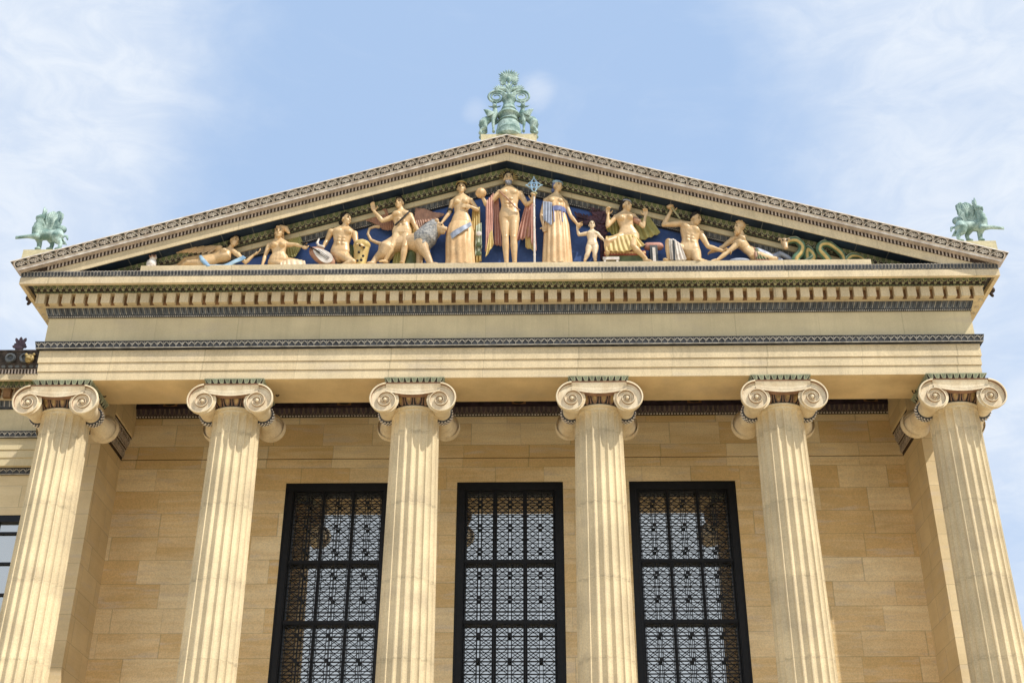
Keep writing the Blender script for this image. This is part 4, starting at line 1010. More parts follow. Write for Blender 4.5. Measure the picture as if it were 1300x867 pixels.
# ---- lion
lp = lambda x, y, Y=-.34: D(2, x, y, Y)
t1 = statue('lion_statue', 'tawny lion statue with a blue grey mane and curled tail, behind the striding youth', 'lion statue', lp(900, 760))
mb = MB()
mb.tube([lp(735, 640), lp(800, 605), lp(900, 590), lp(990, 590, -.38), lp(1040, 590, -.42)], [.27, .30, .29, .36, .38], 16)
mb.tube([lp(735, 640, -.48), lp(700, 690, -.50), lp(650, 720, -.46), lp(620, 768, -.5)], [.30, .20, .11, .10], 12); mb.ell(lp(600, 765, -.54), (V(.15, 0, 0), V(0, .10, 0), V(0, 0, .07)))
mb.tube([lp(745, 640, -.18), lp(770, 700, -.18), lp(740, 735, -.16), lp(735, 790, -.18)], [.26, .18, .11, .10], 12)
mb.tube([lp(1030, 590, -.56), lp(1055, 655, -.62), lp(1085, 705, -.60), lp(1112, 770, -.60)], [.27, .18, .13, .11], 12); mb.ell(lp(1145, 775, -.62), (V(.17, 0, 0), V(0, .11, 0), V(0, 0, .08)))
mb.tube([lp(1030, 620, -.26), lp(1020, 700, -.26), lp(1010, 790, -.26)], [.22, .14, .11], 12)
hc = D(3, 98, 522, -.55)
mb.tube([lp(1045, 570, -.42), hc+V(-.15, .1, 0)], [.36, .28], 12)
mb.ell(hc, (V(.22, 0, 0), V(0, .22, 0), V(0, 0, .23))); mb.ell(hc+V(.15, -.10, -.10), (V(.15, 0, 0), V(0, .14, 0), V(0, 0, .12))); mb.ell(hc+V(.14, -.08, -.22), (V(.10, 0, 0), V(0, .10, 0), V(0, 0, .06))); mb.ball(hc+V(.27, -.12, -.06), .05)
for y in (-.16, .12): mb.ball(hc+V(-.06, y, .22), .08)
mb.ell(hc+V(.08, -.2, .06), (V(.10, 0, 0), V(0, .05, 0), V(0, 0, .035)))
sculpt(mb, 'body', 'lion', t1, .02, 4)
mb = MB(); r = random.Random(3)
mb.tube([lp(1040, 575, -.46), lp(1075, 540, -.50), hc+V(-.22, .02, .02)], [.40, .40, .30], 14)
for i in range(70):
    t_ = r.random(); q = r.uniform(0, 2*math.pi); c = lerp(lp(1050, 590, -.48), hc+V(-.20, 0, .02), t_); rr = .40-.10*t_
    mb.ell(c+V(r.uniform(-.05, .05), rr*math.cos(q)*.8, rr*math.sin(q)), (V(.06, 0, 0), V(0, .06, 0), V(-.04, 0, -.10)), nu=8, nv=6)
sculpt(mb, 'mane', 'mane', t1, .022, 2)
mb = MB(); mb.tube([lp(720, 605), lp(660, 590), lp(605, 565), lp(580, 515), lp(595, 470), lp(640, 452), lp(672, 455)], [.07, .06, .055, .05, .05, .055, .06], 10); mb.build('tail', 'lion', t1, smooth=True)
mb = MB(); mb.ball(hc+V(.11, -.20, .03), .028); mb.build('eye', 'eyes', t1, smooth=True)

# ---- 5 half draped woman with the lion
U = 2.02
J = dict(head=D(3, 265, 228, -.46), neck=D(3, 262, 288, -.42), sR=D(3, 197, 330, -.42), sL=D(3, 333, 318, -.42), eR=D(3, 178, 405, -.44), wR=D(3, 122, 478, -.52), eL=D(3, 384, 388, -.46), wL=D(3, 335, 362, -.62),
         hR=D(3, 225, 500, -.42), hL=D(3, 300, 495, -.42), kR=D(3, 235, 640, -.48), kL=D(3, 292, 625, -.62), aR=D(3, 222, 800, -.40), aL=D(3, 300, 800, -.46))
zf = lambda p, z: V(p[0], p[1], z)
J['aR'][2] = J['aL'][2] = ZP+.14
t1 = statue('half_draped_woman_statue', 'woman statue bare to the hips in a pale yellow skirt, one hand on the lion', 'statue', J['aR'])
sculpt(body(J, U, FACE, True, headf=V(.02, -1, -.05), hands={'L': dict(d=V(-1, -.1, .12), n=V(0, 1, 0), curl=.25, thumb=1), 'R': dict(d=V(-.5, -.2, -.6), n=V(0, 0, -1), curl=.5)}), 'figure', 'skin', t1, .016, 5)
hair(t1, J['head'], U, V(.02, -1, -.05), seed=6, bun='nape'); eyes(t1, J['head'], U, V(.02, -1, -.05))
mb = MB(); c = J['head']+V(0, -.05, .13); mb.tube([c+V(.18*math.cos(a), -.16*math.sin(a), .03*math.sin(a)) for a in np.linspace(.1, math.pi-.1, 10)], .028, 8); mb.build('diadem', 'gold', t1, smooth=True)
mb = MB(); mb.tube([lerp(J['sR'], J['eR'], .74), lerp(J['sR'], J['eR'], .90)], .105, 14, rounded=False); mb.build('armlet', 'slate', t1, smooth=True)
hc_ = lerp(J['hR'], J['hL'], .5)
skirt([(hc_+V(-.02, 0, .02), .40, .29), (hc_+V(-.03, -.03, -.35), .47, .35), (hc_+V(-.03, -.07, -.9), .46, .37), (hc_+V(0, -.04, -1.4), .47, .34), (zf(hc_, ZP+.02), .50, .36)], 12, .075, 'skirt', 'peach', t1)
drape([D(3, 168, 585, -.60), D(3, 200, 545, -.84), D(3, 260, 510, -.90), D(3, 330, 475, -.78)], [D(3, 172, 625, -.62), D(3, 205, 590, -.86), D(3, 270, 545, -.92), D(3, 342, 500, -.80)], 20, 4, .015, 'sash', 'silver', t1)
drape([D(3, 345, 385, -.30), D(3, 400, 365, -.36)], [D(3, 330, 790, -.30), D(3, 412, 760, -.36)], 24, 3.5, .05, 'cloak', 'yellow', t1)
drape([D(3, 372, 500, -.44), D(3, 412, 480, -.44)], [D(3, 366, 730, -.44), D(3, 415, 665, -.44)], 16, 2, .04, 'cloak_lining', 'paleg', t1)
for y in (560, 640, 705):
    mb = MB(); mb.ell(D(3, 393, y, -.52), (V(.10, 0, 0), V(0, .03, 0), V(0, 0, .10))); mb.build('cloak_figure', 'white' if y == 560 else 'green', t1, smooth=True)

# ---- 6 tall bearded god in the middle
U = 2.12
J = dict(head=D(3, 609, 160, -.48), neck=D(3, 608, 228, -.44), sR=D(3, 545, 262, -.44), sL=D(3, 695, 268, -.44), eR=D(3, 452, 352, -.44), wR=D(3, 422, 300, -.60), eL=D(3, 742, 348, -.42), wL=D(3, 786, 322, -.60),
         hR=D(3, 582, 448, -.42), hL=D(3, 650, 448, -.42), kR=D(3, 588, 590, -.52), kL=D(3, 648, 592, -.54), aR=D(3, 596, 790, -.42), aL=D(3, 656, 790, -.44))
J['aR'][2] = J['aL'][2] = ZP+.15
t1 = statue('bearded_god_statue', 'tall nude bearded statue with rayed crown and rose cloak at the pediment centre', 'statue', J['aR'])
hf = V(.10, -1, .12)
sculpt(body(J, U, FACE, False, headf=hf, hands={'R': dict(d=V(-.15, -.25, 1), n=V(.3, .2, 1), curl=.45), 'L': dict(d=V(.25, -.5, .8), n=V(-.3, -.9, .2), curl=1.0)}), 'figure', 'skin', t1, .016, 5)
hair(t1, J['head'], U, hf, seed=7, beard='greyhair'); eyes(t1, J['head'], U, hf)
mb = MB()
for a in np.linspace(-10, 190, 13): mb.tube([J['head']+V(.17*math.cos(math.radians(a)), .04, .10+.17*math.sin(math.radians(a))), J['head']+V(.34*math.cos(math.radians(a)), .06, .10+.34*math.sin(math.radians(a)))], [.028, .010], 6)
mb.build('rayed_crown', 'gold', t1, smooth=True)
mb = MB(); mb.tube([D(3, 545, 250, -.68), D(3, 600, 300, -.76), D(3, 660, 365, -.76), D(3, 690, 385, -.66)], .04, 8, flat=.6); mb.build('strap', 'wing', t1, smooth=True)
drape([D(3, 500, 262, -.52), D(3, 445, 325, -.54)], [D(3, 490, 640, -.42), D(3, 440, 690, -.46)], 26, 3.5, .055, 'cloak', 'pink', t1)
drape([D(3, 535, 262, -.30), D(3, 500, 270, -.30)], [D(3, 560, 650, -.22), D(3, 505, 640, -.22)], 20, 2.5, .04, 'cloak', 'pink', t1)
drape([D(3, 490, 530, -.50), D(3, 470, 560, -.50)], [D(3, 500, 640, -.50), D(3, 440, 735, -.50)], 16, 2, .03, 'cloak_lining', 'yellow', t1)
drape([D(3, 735, 350, -.34), D(3, 798, 335, -.40)], [D(3, 665, 610, -.20), D(3, 775, 590, -.30)], 26, 3.5, .055, 'cloak', 'pink', t1)
drape([D(3, 775, 340, -.48), D(3, 800, 340, -.50)], [D(3, 778, 625, -.48), D(3, 815, 690, -.50)], 14, 2, .03, 'cloak', 'pink', t1)
drape([D(3, 735, 520, -.26), D(3, 775, 500, -.28)], [D(3, 735, 660, -.26), D(3, 815, 690, -.28)], 16, 2, .04, 'cloak_lining', 'yellow', t1)
gl_ = D(3, 408, 262, -.66)
t2 = statue('globe', 'pale ribbed globe resting on the raised palm of the bearded statue', 'globe', gl_); t2.location.z = gl_[2]-.2
mb = MB(); rows = []
for i in range(1, 12):
    th_ = math.pi*i/12; rows.append([gl_+V(.185*math.sin(th_)*math.cos(q)*(1+.035*math.cos(8*q)), .185*math.sin(th_)*math.sin(q)*(1+.035*math.cos(8*q)), .185*math.cos(th_)) for q in np.linspace(0, 2*math.pi, 48, endpoint=False)])
mb.grid(rows, closed=True, cap=True); mb.build('ribbed_ball', 'peach', t2, smooth=True)
st = D(3, 798, 300, -.72)
t2 = statue('sceptre', 'slender white staff topped by an openwork pale blue four pointed finial', 'staff', st)
mb = MB(); zt = D(3, 797, 262, -.72)[2]; mb.tube([V(st[0], -.72, ZP+.01), V(st[0], -.72, zt)], [.040, .034], 10)
for k in range(6): mb.lathe((st[0], -.72, ZP+.35+.5*k), [(.03, -.04), (.055, 0), (.03, .04)], 10)
mb.build('shaft', 'white', t2, smooth=True)
mb = MB(); c = D(3, 797, 205, -.72)
for k in range(4):
    a = k*math.pi/2; d_ = V(math.cos(a), 0, math.sin(a)); e_ = V(-d_[2], 0, d_[0]); l = .27 if k % 2 == 0 else .34
    mb.tube([c+d_*.08+e_*.05, c+d_*.17+e_*.085, c+d_*l*.9], [.026, .03, .016], 6); mb.tube([c+d_*.08-e_*.05, c+d_*.17-e_*.085, c+d_*l*.9], [.026, .03, .016], 6); mb.ball(c+d_*l, .032)
ring = [c+V(.10*math.cos(a), 0, .10*math.sin(a)) for a in np.linspace(0, 2*math.pi, 17)]; mb.tube(ring, .028, 6); mb.ball(c, .045)
for k in range(4):
    a = k*math.pi/2+math.pi/4; mb.tube([c+V(math.cos(a)*.10, 0, math.sin(a)*.10), c+V(math.cos(a)*.19, 0, math.sin(a)*.19)], [.03, .02], 6)
mb.build('finial', 'sky', t2, smooth=True)
mb = MB(); mb.lathe((st[0], -.72, D(3, 798, 268, -.72)[2]), [(.03, -.05), (.10, -.02), (.12, .02), (.05, .06)], 14); mb.build('knop', 'olive', t2, smooth=True)

# ---- 7 robed woman
U = 2.02
J = dict(head=D(3, 972, 214, -.46), neck=D(3, 958, 284, -.42), sR=D(3, 882, 318, -.42), sL=D(3, 1026, 332, -.42), eR=D(3, 852, 425, -.44), wR=D(3, 868, 505, -.50), eL=D(3, 1066, 428, -.44), wL=D(3, 1112, 486, -.50),
         hR=D(3, 925, 490, -.42), hL=D(3, 1000, 490, -.42), kR=D(3, 925, 640, -.48), kL=D(3, 1000, 640, -.54), aR=D(3, 930, 800, -.40), aL=D(3, 1005, 800, -.46))
J['aR'][2] = J['aL'][2] = ZP+.14
t1 = statue('robed_woman_statue', 'woman statue in a long peach robe with blue headscarf and sash, holding a child\'s hand', 'statue', J['aR'])
hf = V(.55, -.82, -.12)
sculpt(body(J, U, FACE, True, headf=hf, hands={'R': dict(d=V(.2, -.2, -1), curl=.4), 'L': dict(d=V(.5, -.3, -.7), curl=.8)}), 'figure', 'skin', t1, .016, 5)
hair(t1, J['head'], U, hf, mat='violet', name='headscarf', curls=4, bun='nape', seed=8); eyes(t1, J['head'], U, hf)
mb = MB(); c = J['head']; s_, f_, u_ = frame((0, 0, 1), hf); mb.tube([c+u_*.15+f_*.13*math.cos(a)+s_*.165*math.sin(a)-u_*.03*math.cos(a) for a in np.linspace(-1.8, 1.8, 12)], .045, 8); mb.build('headband', 'sky', t1, smooth=True)
hc_ = lerp(J['hR'], J['hL'], .5); nk = J['neck']
skirt([(nk+V(.0, .02, -.12), .22, .15), (nk+V(0, .02, -.25), .36, .23), (nk+V(0, -.01, -.55), .35, .28), (lerp(nk, hc_, .62), .31, .25), (hc_+V(0, 0, -.05), .41, .31), (hc_+V(0, -.03, -.8), .45, .35), (zf(hc_, ZP+.02), .50, .37)], 14, .085, 'robe', 'peach', t1)
skirt([(lerp(nk, hc_, .50), .345, .285), (lerp(nk, hc_, .66), .335, .28)], 14, .02, 'sash', 'violet', t1)
drape([D(3, 862, 322, -.66), D(3, 930, 330, -.74)], [D(3, 868, 460, -.66), D(3, 925, 500, -.74)], 14, 3, .03, 'shawl', 'silver', t1)
for x in (940, 1000):
    mb = MB(); mb.tube([D(3, x, 360, -.74), D(3, x+6, 470, -.78)], .022, 6); mb.build('ribbon', 'violet', t1, smooth=True)

# ---- 8 child
U = 1.24
J = dict(head=D(4, 204, 364, -.50), neck=D(4, 206, 415, -.46), sR=D(4, 164, 432, -.46), sL=D(4, 246, 432, -.46), eR=D(4, 98, 446, -.48), wR=D(4, 84, 400, -.52), eL=D(4, 272, 458, -.46), wL=D(4, 300, 484, -.50),
         hR=D(4, 186, 535, -.46), hL=D(4, 230, 535, -.46), kR=D(4, 170, 598, -.54), kL=D(4, 229, 600, -.54), aR=D(4, 146, 655, -.50), aL=D(4, 232, 660, -.48))
t1 = statue('child_statue', 'small nude child statue reaching up to the robed woman\'s hand', 'statue', J['aR'])
hf = V(.1, -1, .05)
sculpt(body(J, U, FACE, False, child=True, headf=hf, hands={'R': dict(d=V(.1, -.1, 1), n=V(.3, -1, 0), curl=.7), 'L': dict(curl=.3)}), 'figure', 'skin2', t1, .014)
hair(t1, J['head'], U*1.15, hf, seed=9); eyes(t1, J['head'], U*1.15, hf)

# ---- laurel behind the child
t1 = statue('laurel_branch', 'dark purple laurel branch in low relief behind the child', 'branch', D(4, 250, 400, -.02))
mb = MB(); r = random.Random(5); stem = [D(4, 290, 640, .0), D(4, 285, 480, -.02), D(4, 270, 330, -.02), D(4, 225, 210, -.02)]
mb.tube(stem, [.07, .06, .05, .03], 8); mb.tube([D(4, 270, 345, -.02), D(4, 170, 335, -.02), D(4, 95, 310, -.02)], [.04, .035, .02], 6); mb.tube([D(4, 275, 360, -.02), D(4, 310, 290, -.02), D(4, 325, 215, -.02)], [.04, .03, .02], 6)
mb.build('stem', 'laurel', t1, smooth=True)
mb = MB()
def leaf(c, d_, l, w):
    d_ = nrm(d_); e_ = nrm(np.cross(d_, FACE)); mb.ell(np.asarray(c)+d_*l*.5+V(0, r.uniform(-.06, .0), 0), (d_*l*.5, e_*w, V(0, .014, 0)+e_*.2*w), nu=8, nv=6)
for seg_ in ((stem[1], stem[2]), (stem[2], stem[3]), (D(4, 270, 345, -.04), D(4, 90, 310, -.04)), (D(4, 275, 360, -.04), D(4, 325, 215, -.04)), (D(4, 200, 260, -.04), D(4, 290, 240, -.04))):
    a, b_ = seg_; ax = nrm(b_-a); nx = nrm(np.cross(ax, FACE)); k = int(np.linalg.norm(b_-a)/.075)
    for i in range(k+2):
        for s_ in (-1, 1): leaf(lerp(a, b_, i/(k+1)), ax*.8+nx*s_*r.uniform(.7, 1.2), r.uniform(.22, .34), .042)
mb.build('leaves', 'laurel', t1, smooth=True)

# ---- 9 seated woman, both arms raised
U = 2.05
J = dict(head=D(4, 490, 206, -.46), neck=D(4, 470, 272, -.42), sR=D(4, 400, 300, -.42), sL=D(4, 548, 290, -.42), eR=D(4, 332, 376, -.50), wR=D(4, 338, 278, -.54), eL=D(4, 628, 378, -.48), wL=D(4, 646, 288, -.52),
         hR=D(4, 468, 462, -.36), hL=D(4, 550, 470, -.36), kR=D(4, 330, 500, -.72), aR=D(4, 330, 600, -.55), kL=D(4, 545, 540, -.74), aL=D(4, 650, 640, -.60))
t1 = statue('seated_woman_statue', 'bare chested woman statue seated with both fists raised, gold drapery spread behind her', 'statue', J['hR'])
hf = V(.72, -.66, .05)
sculpt(body(J, U, FACE, True, headf=hf, hands={'R': dict(d=V(-.05, -.1, 1), n=V(.5, -1, 0), curl=1.1), 'L': dict(d=V(.05, -.1, 1), n=V(-.3, -1, 0), curl=1.1)}, feet={'L': V(.9, -.3, -.35)}), 'figure', 'skin', t1, .016, 5)
hair(t1, J['head'], U, hf, seed=10, long=True); eyes(t1, J['head'], U, hf)
mb = MB(); c = J['head']; s_, f_, u_ = frame((0, 0, 1), hf); mb.tube([c+u_*.15+f_*.15*math.cos(a)+s_*.175*math.sin(a) for a in np.linspace(-1.5, 1.5, 10)], .026, 8); mb.build('diadem', 'silver', t1, smooth=True)
drape([D(4, 335, 285, -.16), D(4, 400, 330, -.12), D(4, 560, 330, -.12), D(4, 670, 285, -.16)], [D(4, 325, 400, -.20), D(4, 420, 480, -.14), D(4, 620, 490, -.14), D(4, 770, 430, -.18)], 48, 9, .05, 'mantle', 'gwing', t1)
drape([D(4, 318, 462, -.66), D(4, 430, 455, -.66), D(4, 545, 440, -.60)], [D(4, 318, 580, -.74), D(4, 470, 585, -.76), D(4, 610, 545, -.72)], 40, 7, .035, 'skirt', 'yellow', t1)
drape([D(4, 318, 462, -.66), D(4, 430, 455, -.66), D(4, 545, 440, -.60)], [D(4, 322, 458, -.20), D(4, 430, 450, -.20), D(4, 545, 436, -.20)], 30, 4, .012, 'skirt', 'yellow', t1)
drape([D(4, 535, 445, -.64), D(4, 580, 470, -.62)], [D(4, 580, 565, -.66), D(4, 650, 540, -.62)], 14, 2, .03, 'cloak', 'yellow', t1, trim='slate')
mb = MB(); mb.tube([D(4, 548, 315, -.44), D(4, 602, 345, -.48)], .11, 12, rounded=False); mb.build('armlet', 'wing', t1, smooth=True)
t2 = statue('cushioned_couch', 'low red patterned couch with a white footrest under the seated woman', 'couch', D(4, 460, 640, -.4))
a, b_ = D(4, 305, 575, -.62), D(4, 650, 610, -.62); mb = MB(); mb.box(a[0], b_[0], -.62, -.02, b_[2], a[2]); mb.build('cushion', 'red', t2)
mb = MB(); n_ = 14
for i in range(n_):
    x = a[0]+(b_[0]-a[0])*(i+.5)/n_; mb.lathe((x, -.622, (a[2]+b_[2])/2), [(.035, .0), (.055, -.02), (.05, -.03)], 10, 0, axis=(0, 1, 0))
mb.build('cushion_rosettes', 'peach', t2)
mb = MB(); mb.box(a[0]+.1, b_[0]-.1, -.60, -.05, ZP+.005, b_[2]-.002); mb.build('frame', 'green', t2)
mb = MB(); q0, q1 = D(4, 295, 625, -.72), D(4, 432, 660, -.72); mb.box(q0[0], q1[0], -.72, -.63, q0[2]-.10, q0[2]); mb.box(q0[0]+.03, q0[0]+.1, -.70, -.63, ZP+.005, q0[2]-.10); mb.box(q1[0]-.1, q1[0]-.03, -.70, -.63, ZP+.005, q0[2]-.10); mb.build('footrest', 'white', t2)
t2 = statue('small_altar', 'small slate blue pedestal with a rose cushioned top between the seated woman and hammering man', 'pedestal', D(4, 715, 640, -.4))
q0, q1 = D(4, 682, 530, -.50), D(4, 752, 655, -.50); mb = MB(); mb.box(q0[0], q1[0], -.5, -.1, ZP+.005, q0[2]); mb.box(q0[0]+.05, q1[0]-.05, -.515, -.501, ZP+.1, q0[2]-.08); mb.build('block', 'bluegrey', t2)
mb = MB(); w0, w1 = D(4, 664, 500, -.5), D(4, 768, 532, -.5); mb.tube([V(w0[0], -.32, (w0[2]+w1[2])/2), V(w1[0], -.32, (w0[2]+w1[2])/2)], .14, 12, flat=1.0); mb.build('cushion', 'pink', t2, smooth=True)
mb = MB(); mb.box(q0[0]-.04, q1[0]+.04, -.52, -.08, ZP+.003, ZP+.12); mb.box(q0[0]+.08, q0[0]+.13, -.524, -.516, ZP+.15, q0[2]-.1); mb.box(q1[0]-.13, q1[0]-.08, -.524, -.516, ZP+.15, q0[2]-.1); mb.build('moulding', 'white', t2)

# ---- 10 kneeling man with a raised hammer
U = 2.12
J = dict(head=D(4, 1062, 318, -.52), neck=D(4, 1022, 368, -.44), sR=D(4, 936, 352, -.42), sL=D(4, 1100, 432, -.48), eR=D(4, 795, 362, -.44), wR=D(4, 858, 248, -.46), eL=D(4, 1162, 540, -.50), wL=D(4, 1285, 578, -.52),
         hR=D(4, 965, 582, -.34), hL=D(4, 1055, 590, -.40), kR=D(4, 836, 500, -.66), aR=D(4, 842, 655, -.52), kL=D(4, 1080, 665, -.72), aL=D(4, 1160, 672, -.35))
t1 = statue('hammering_man_statue', 'muscular man statue on one knee with a hammer raised behind his head', 'statue', J['hR'])
hf = V(.78, -.62, -.15)
sculpt(body(J, U, V(.1, -1, 0), False, headf=hf, headup=V(.3, 0, 1), hands={'R': dict(d=V(.25, -.1, 1), n=V(.4, -1, -.2), curl=1.1), 'L': dict(d=V(1, -.1, -.1), n=V(0, -.4, -1), curl=.8)}, feet={'R': V(-.6, -.8, 0), 'L': V(1, .3, 0)}), 'figure', 'skin', t1, .016, 5)
hair(t1, J['head'], U, hf, up=V(.3, 0, 1), seed=11); eyes(t1, J['head'], U, hf, V(.3, 0, 1))
drape([D(4, 838, 482, -.78), D(4, 880, 478, -.80), D(4, 935, 520, -.72)], [D(4, 852, 652, -.66), D(4, 905, 660, -.70), D(4, 985, 650, -.66)], 30, 5, .035, 'loincloth', 'white', t1)
drape([D(4, 870, 484, -.86), D(4, 884, 486, -.86)], [D(4, 876, 655, -.78), D(4, 895, 655, -.78)], 6, 1, .006, 'cloth_border', 'slate', t1, th=.02)
t2 = statue('hammer', 'short hammer gripped in the raised fist of the kneeling man', 'hammer', D(4, 880, 250, -.5)); a, b_ = D(4, 852, 205, -.55), D(4, 930, 310, -.48); t2.location.z = b_[2]
mb = MB(); mb.tube([a, b_], [.035, .03], 8); mb.build('handle', 'olive', t2, smooth=True)
mb = MB(); ax = nrm(b_-a); e_ = nrm(np.cross(ax, FACE)); mb.tube([a-e_*.11, a+e_*.13], .065, 10, rounded=False); mb.build('hammer_head', 'lion', t2, smooth=True)

# ---- 11 crouching crowned man with fish-grey legs
U = 2.0
J = dict(head=D(5, 318, 212, -.52), neck=D(5, 330, 268, -.46), sR=D(5, 268, 298, -.30), sL=D(5, 322, 312, -.56), eR=D(5, 205, 345, -.26), wR=D(5, 160, 372, -.30), eL=D(5, 232, 385, -.60), wL=D(5, 165, 435, -.62),
         hR=D(5, 412, 392, -.28), hL=D(5, 420, 402, -.50), kR=D(5, 540, 415, -.24), aR=D(5, 600, 395, -.20), kL=D(5, 548, 430, -.54), aL=D(5, 605, 440, -.50))
t1 = statue('crouching_man_statue', 'crowned man statue leaning left on both hands, his legs in silver blue wraps', 'statue', J['hR'])
hf = V(-.86, -.5, -.02)
sculpt(body(J, U, V(-.45, -.85, -.2), False, headf=hf, headup=V(0, 0, 1), hands={'R': dict(d=V(-1, 0, -.2), n=V(0, 0, -1), curl=.4), 'L': dict(d=V(-.8, -.3, -.3), n=V(0, 0, -1), curl=.3)}, feet={'R': V(1, 0, -.3), 'L': V(1, 0, -.2)}), 'figure', 'skin', t1, .016, 5)
hair(t1, J['head'], U, hf, mat='peach', seed=12, curls=18, beard='peach'); eyes(t1, J['head'], U, hf)
mb = MB(); c = J['head']+V(.03, 0, .06)
for a in np.linspace(-40, 170, 10): mb.tube([c+V(.15*math.cos(math.radians(a)), 0, .13*math.sin(math.radians(a))+.04), c+V(.29*math.cos(math.radians(a)), .02, .04+.25*math.sin(math.radians(a)))], [.030, .010], 6)
mb.build('spiked_crown', 'olive', t1, smooth=True)
mb = MB(); mb.tube([D(5, 432, 395, -.42), D(5, 500, 412, -.45), D(5, 550, 428, -.45)], [.24, .19, .13], 12); mb.tube([D(5, 545, 425, -.40), D(5, 598, 392, -.32), D(5, 640, 412, -.30), D(5, 690, 440, -.30)], [.14, .11, .09, .07], 10); mb.tube([D(5, 545, 435, -.5), D(5, 600, 440, -.52)], [.12, .10], 10); sculpt(mb, 'leg_wraps', 'silver', t1, .02, 2)
drape([D(5, 425, 355, -.66), D(5, 450, 358, -.60)], [D(5, 440, 440, -.72), D(5, 530, 440, -.62)], 18, 4, .03, 'loincloth', 'green', t1, trim='red')
mb = MB(); mb.tube([D(5, 422, 355, -.62), D(5, 432, 400, -.70), D(5, 436, 436, -.68)], .05, 8, flat=.6); mb.build('belt', 'wing', t1, smooth=True)
mb = MB(); mb.ell(D(5, 320, 440, -.62), (V(.36, 0, 0), V(0, .12, 0), V(0, 0, .09))); mb.build('loose_cloth', 'silver', t1, smooth=True)

# ---- serpent with a horned head
t1 = statue('serpent_statue', 'green coiled serpent statue with a horned head and yellow belly at the right end', 'serpent statue', D(5, 800, 440, -.4))
path = [(625, 318, -.5), (665, 300, -.48), (712, 300, -.46), (748, 340, -.44), (735, 385, -.42), (705, 425, -.40), (720, 470, -.36), (770, 460, -.30), (822, 425, -.26), (815, 385, -.24), (780, 362, -.2), (790, 440, -.2), (880, 480, -.25), (932, 450, -.36), (900, 400, -.44), (868, 362, -.46), (880, 328, -.46), (925, 322, -.46), (972, 350, -.44), (1020, 394, -.38), (1042, 455, -.32), (1055, 432, -.3), (1090, 405, -.28), (1145, 412, -.25), (1195, 445, -.22), (1250, 462, -.2)]
P = [D(5, q[0], q[1], q[2]-.10) for q in path]
dense = []
for i in range(len(P)-1):
    p0, p1, p2, p3 = P[max(i-1, 0)], P[i], P[i+1], P[min(i+2, len(P)-1)]
    for t_ in np.linspace(0, 1, 5, endpoint=False): dense.append(.5*((2*p1)+(-p0+p2)*t_+(2*p0-5*p1+4*p2-p3)*t_*t_+(-p0+3*p1-3*p2+p3)*t_**3))
n_ = len(dense); rad_ = [.088+.055*math.sin(math.pi*min(1, i/n_*1.15)**.7) if i < n_*.82 else .115*(1-(i/n_-.82)/.19)+.02 for i in range(n_)]
mb = MB(); mb.tube(dense, rad_, 14); mb.build('coils', 'snake', t1, smooth=True)
mb = MB(); mb.tube([q+V(.0, -r_*.62, -r_*.45) for i, (q, r_) in enumerate(zip(dense, rad_))][2:], [r_*.48 for r_ in rad_[2:]], 10); mb.build('belly', 'yellow', t1, smooth=True)
mb = MB(); mb.tube([q+V(0, -r_*.75, r_*.62) for q, r_ in zip(dense, rad_)], [r_*.18 for r_ in rad_], 6); mb.build('back_stripe', 'paleg', t1, smooth=True)
mb = MB(); h = D(5, 628, 318, -.66)
mb.ell(h+V(0, 0, .06), (V(.13, 0, 0), V(0, .14, 0), V(0, 0, .13))); mb.tube([h, h+V(.0, -.10, -.25)], [.12, .075], 10); mb.ell(h+V(0, -.12, -.27), (V(.085, 0, 0), V(0, .07, 0), V(0, 0, .05)))
for s_ in (-1, 1): mb.tube([h+V(s_*.08, 0, .14), h+V(s_*.17, -.02, .17), h+V(s_*.20, -.04, .08)], [.045, .04, .025], 8)
sculpt(mb, 'horned_head', 'lion', t1, .018, 2)
mb = MB()
for s_ in (-1, 1): mb.ball(h+V(s_*.07, -.13, .04), .03)
mb.build('eyes', 'eyes', t1, smooth=True)

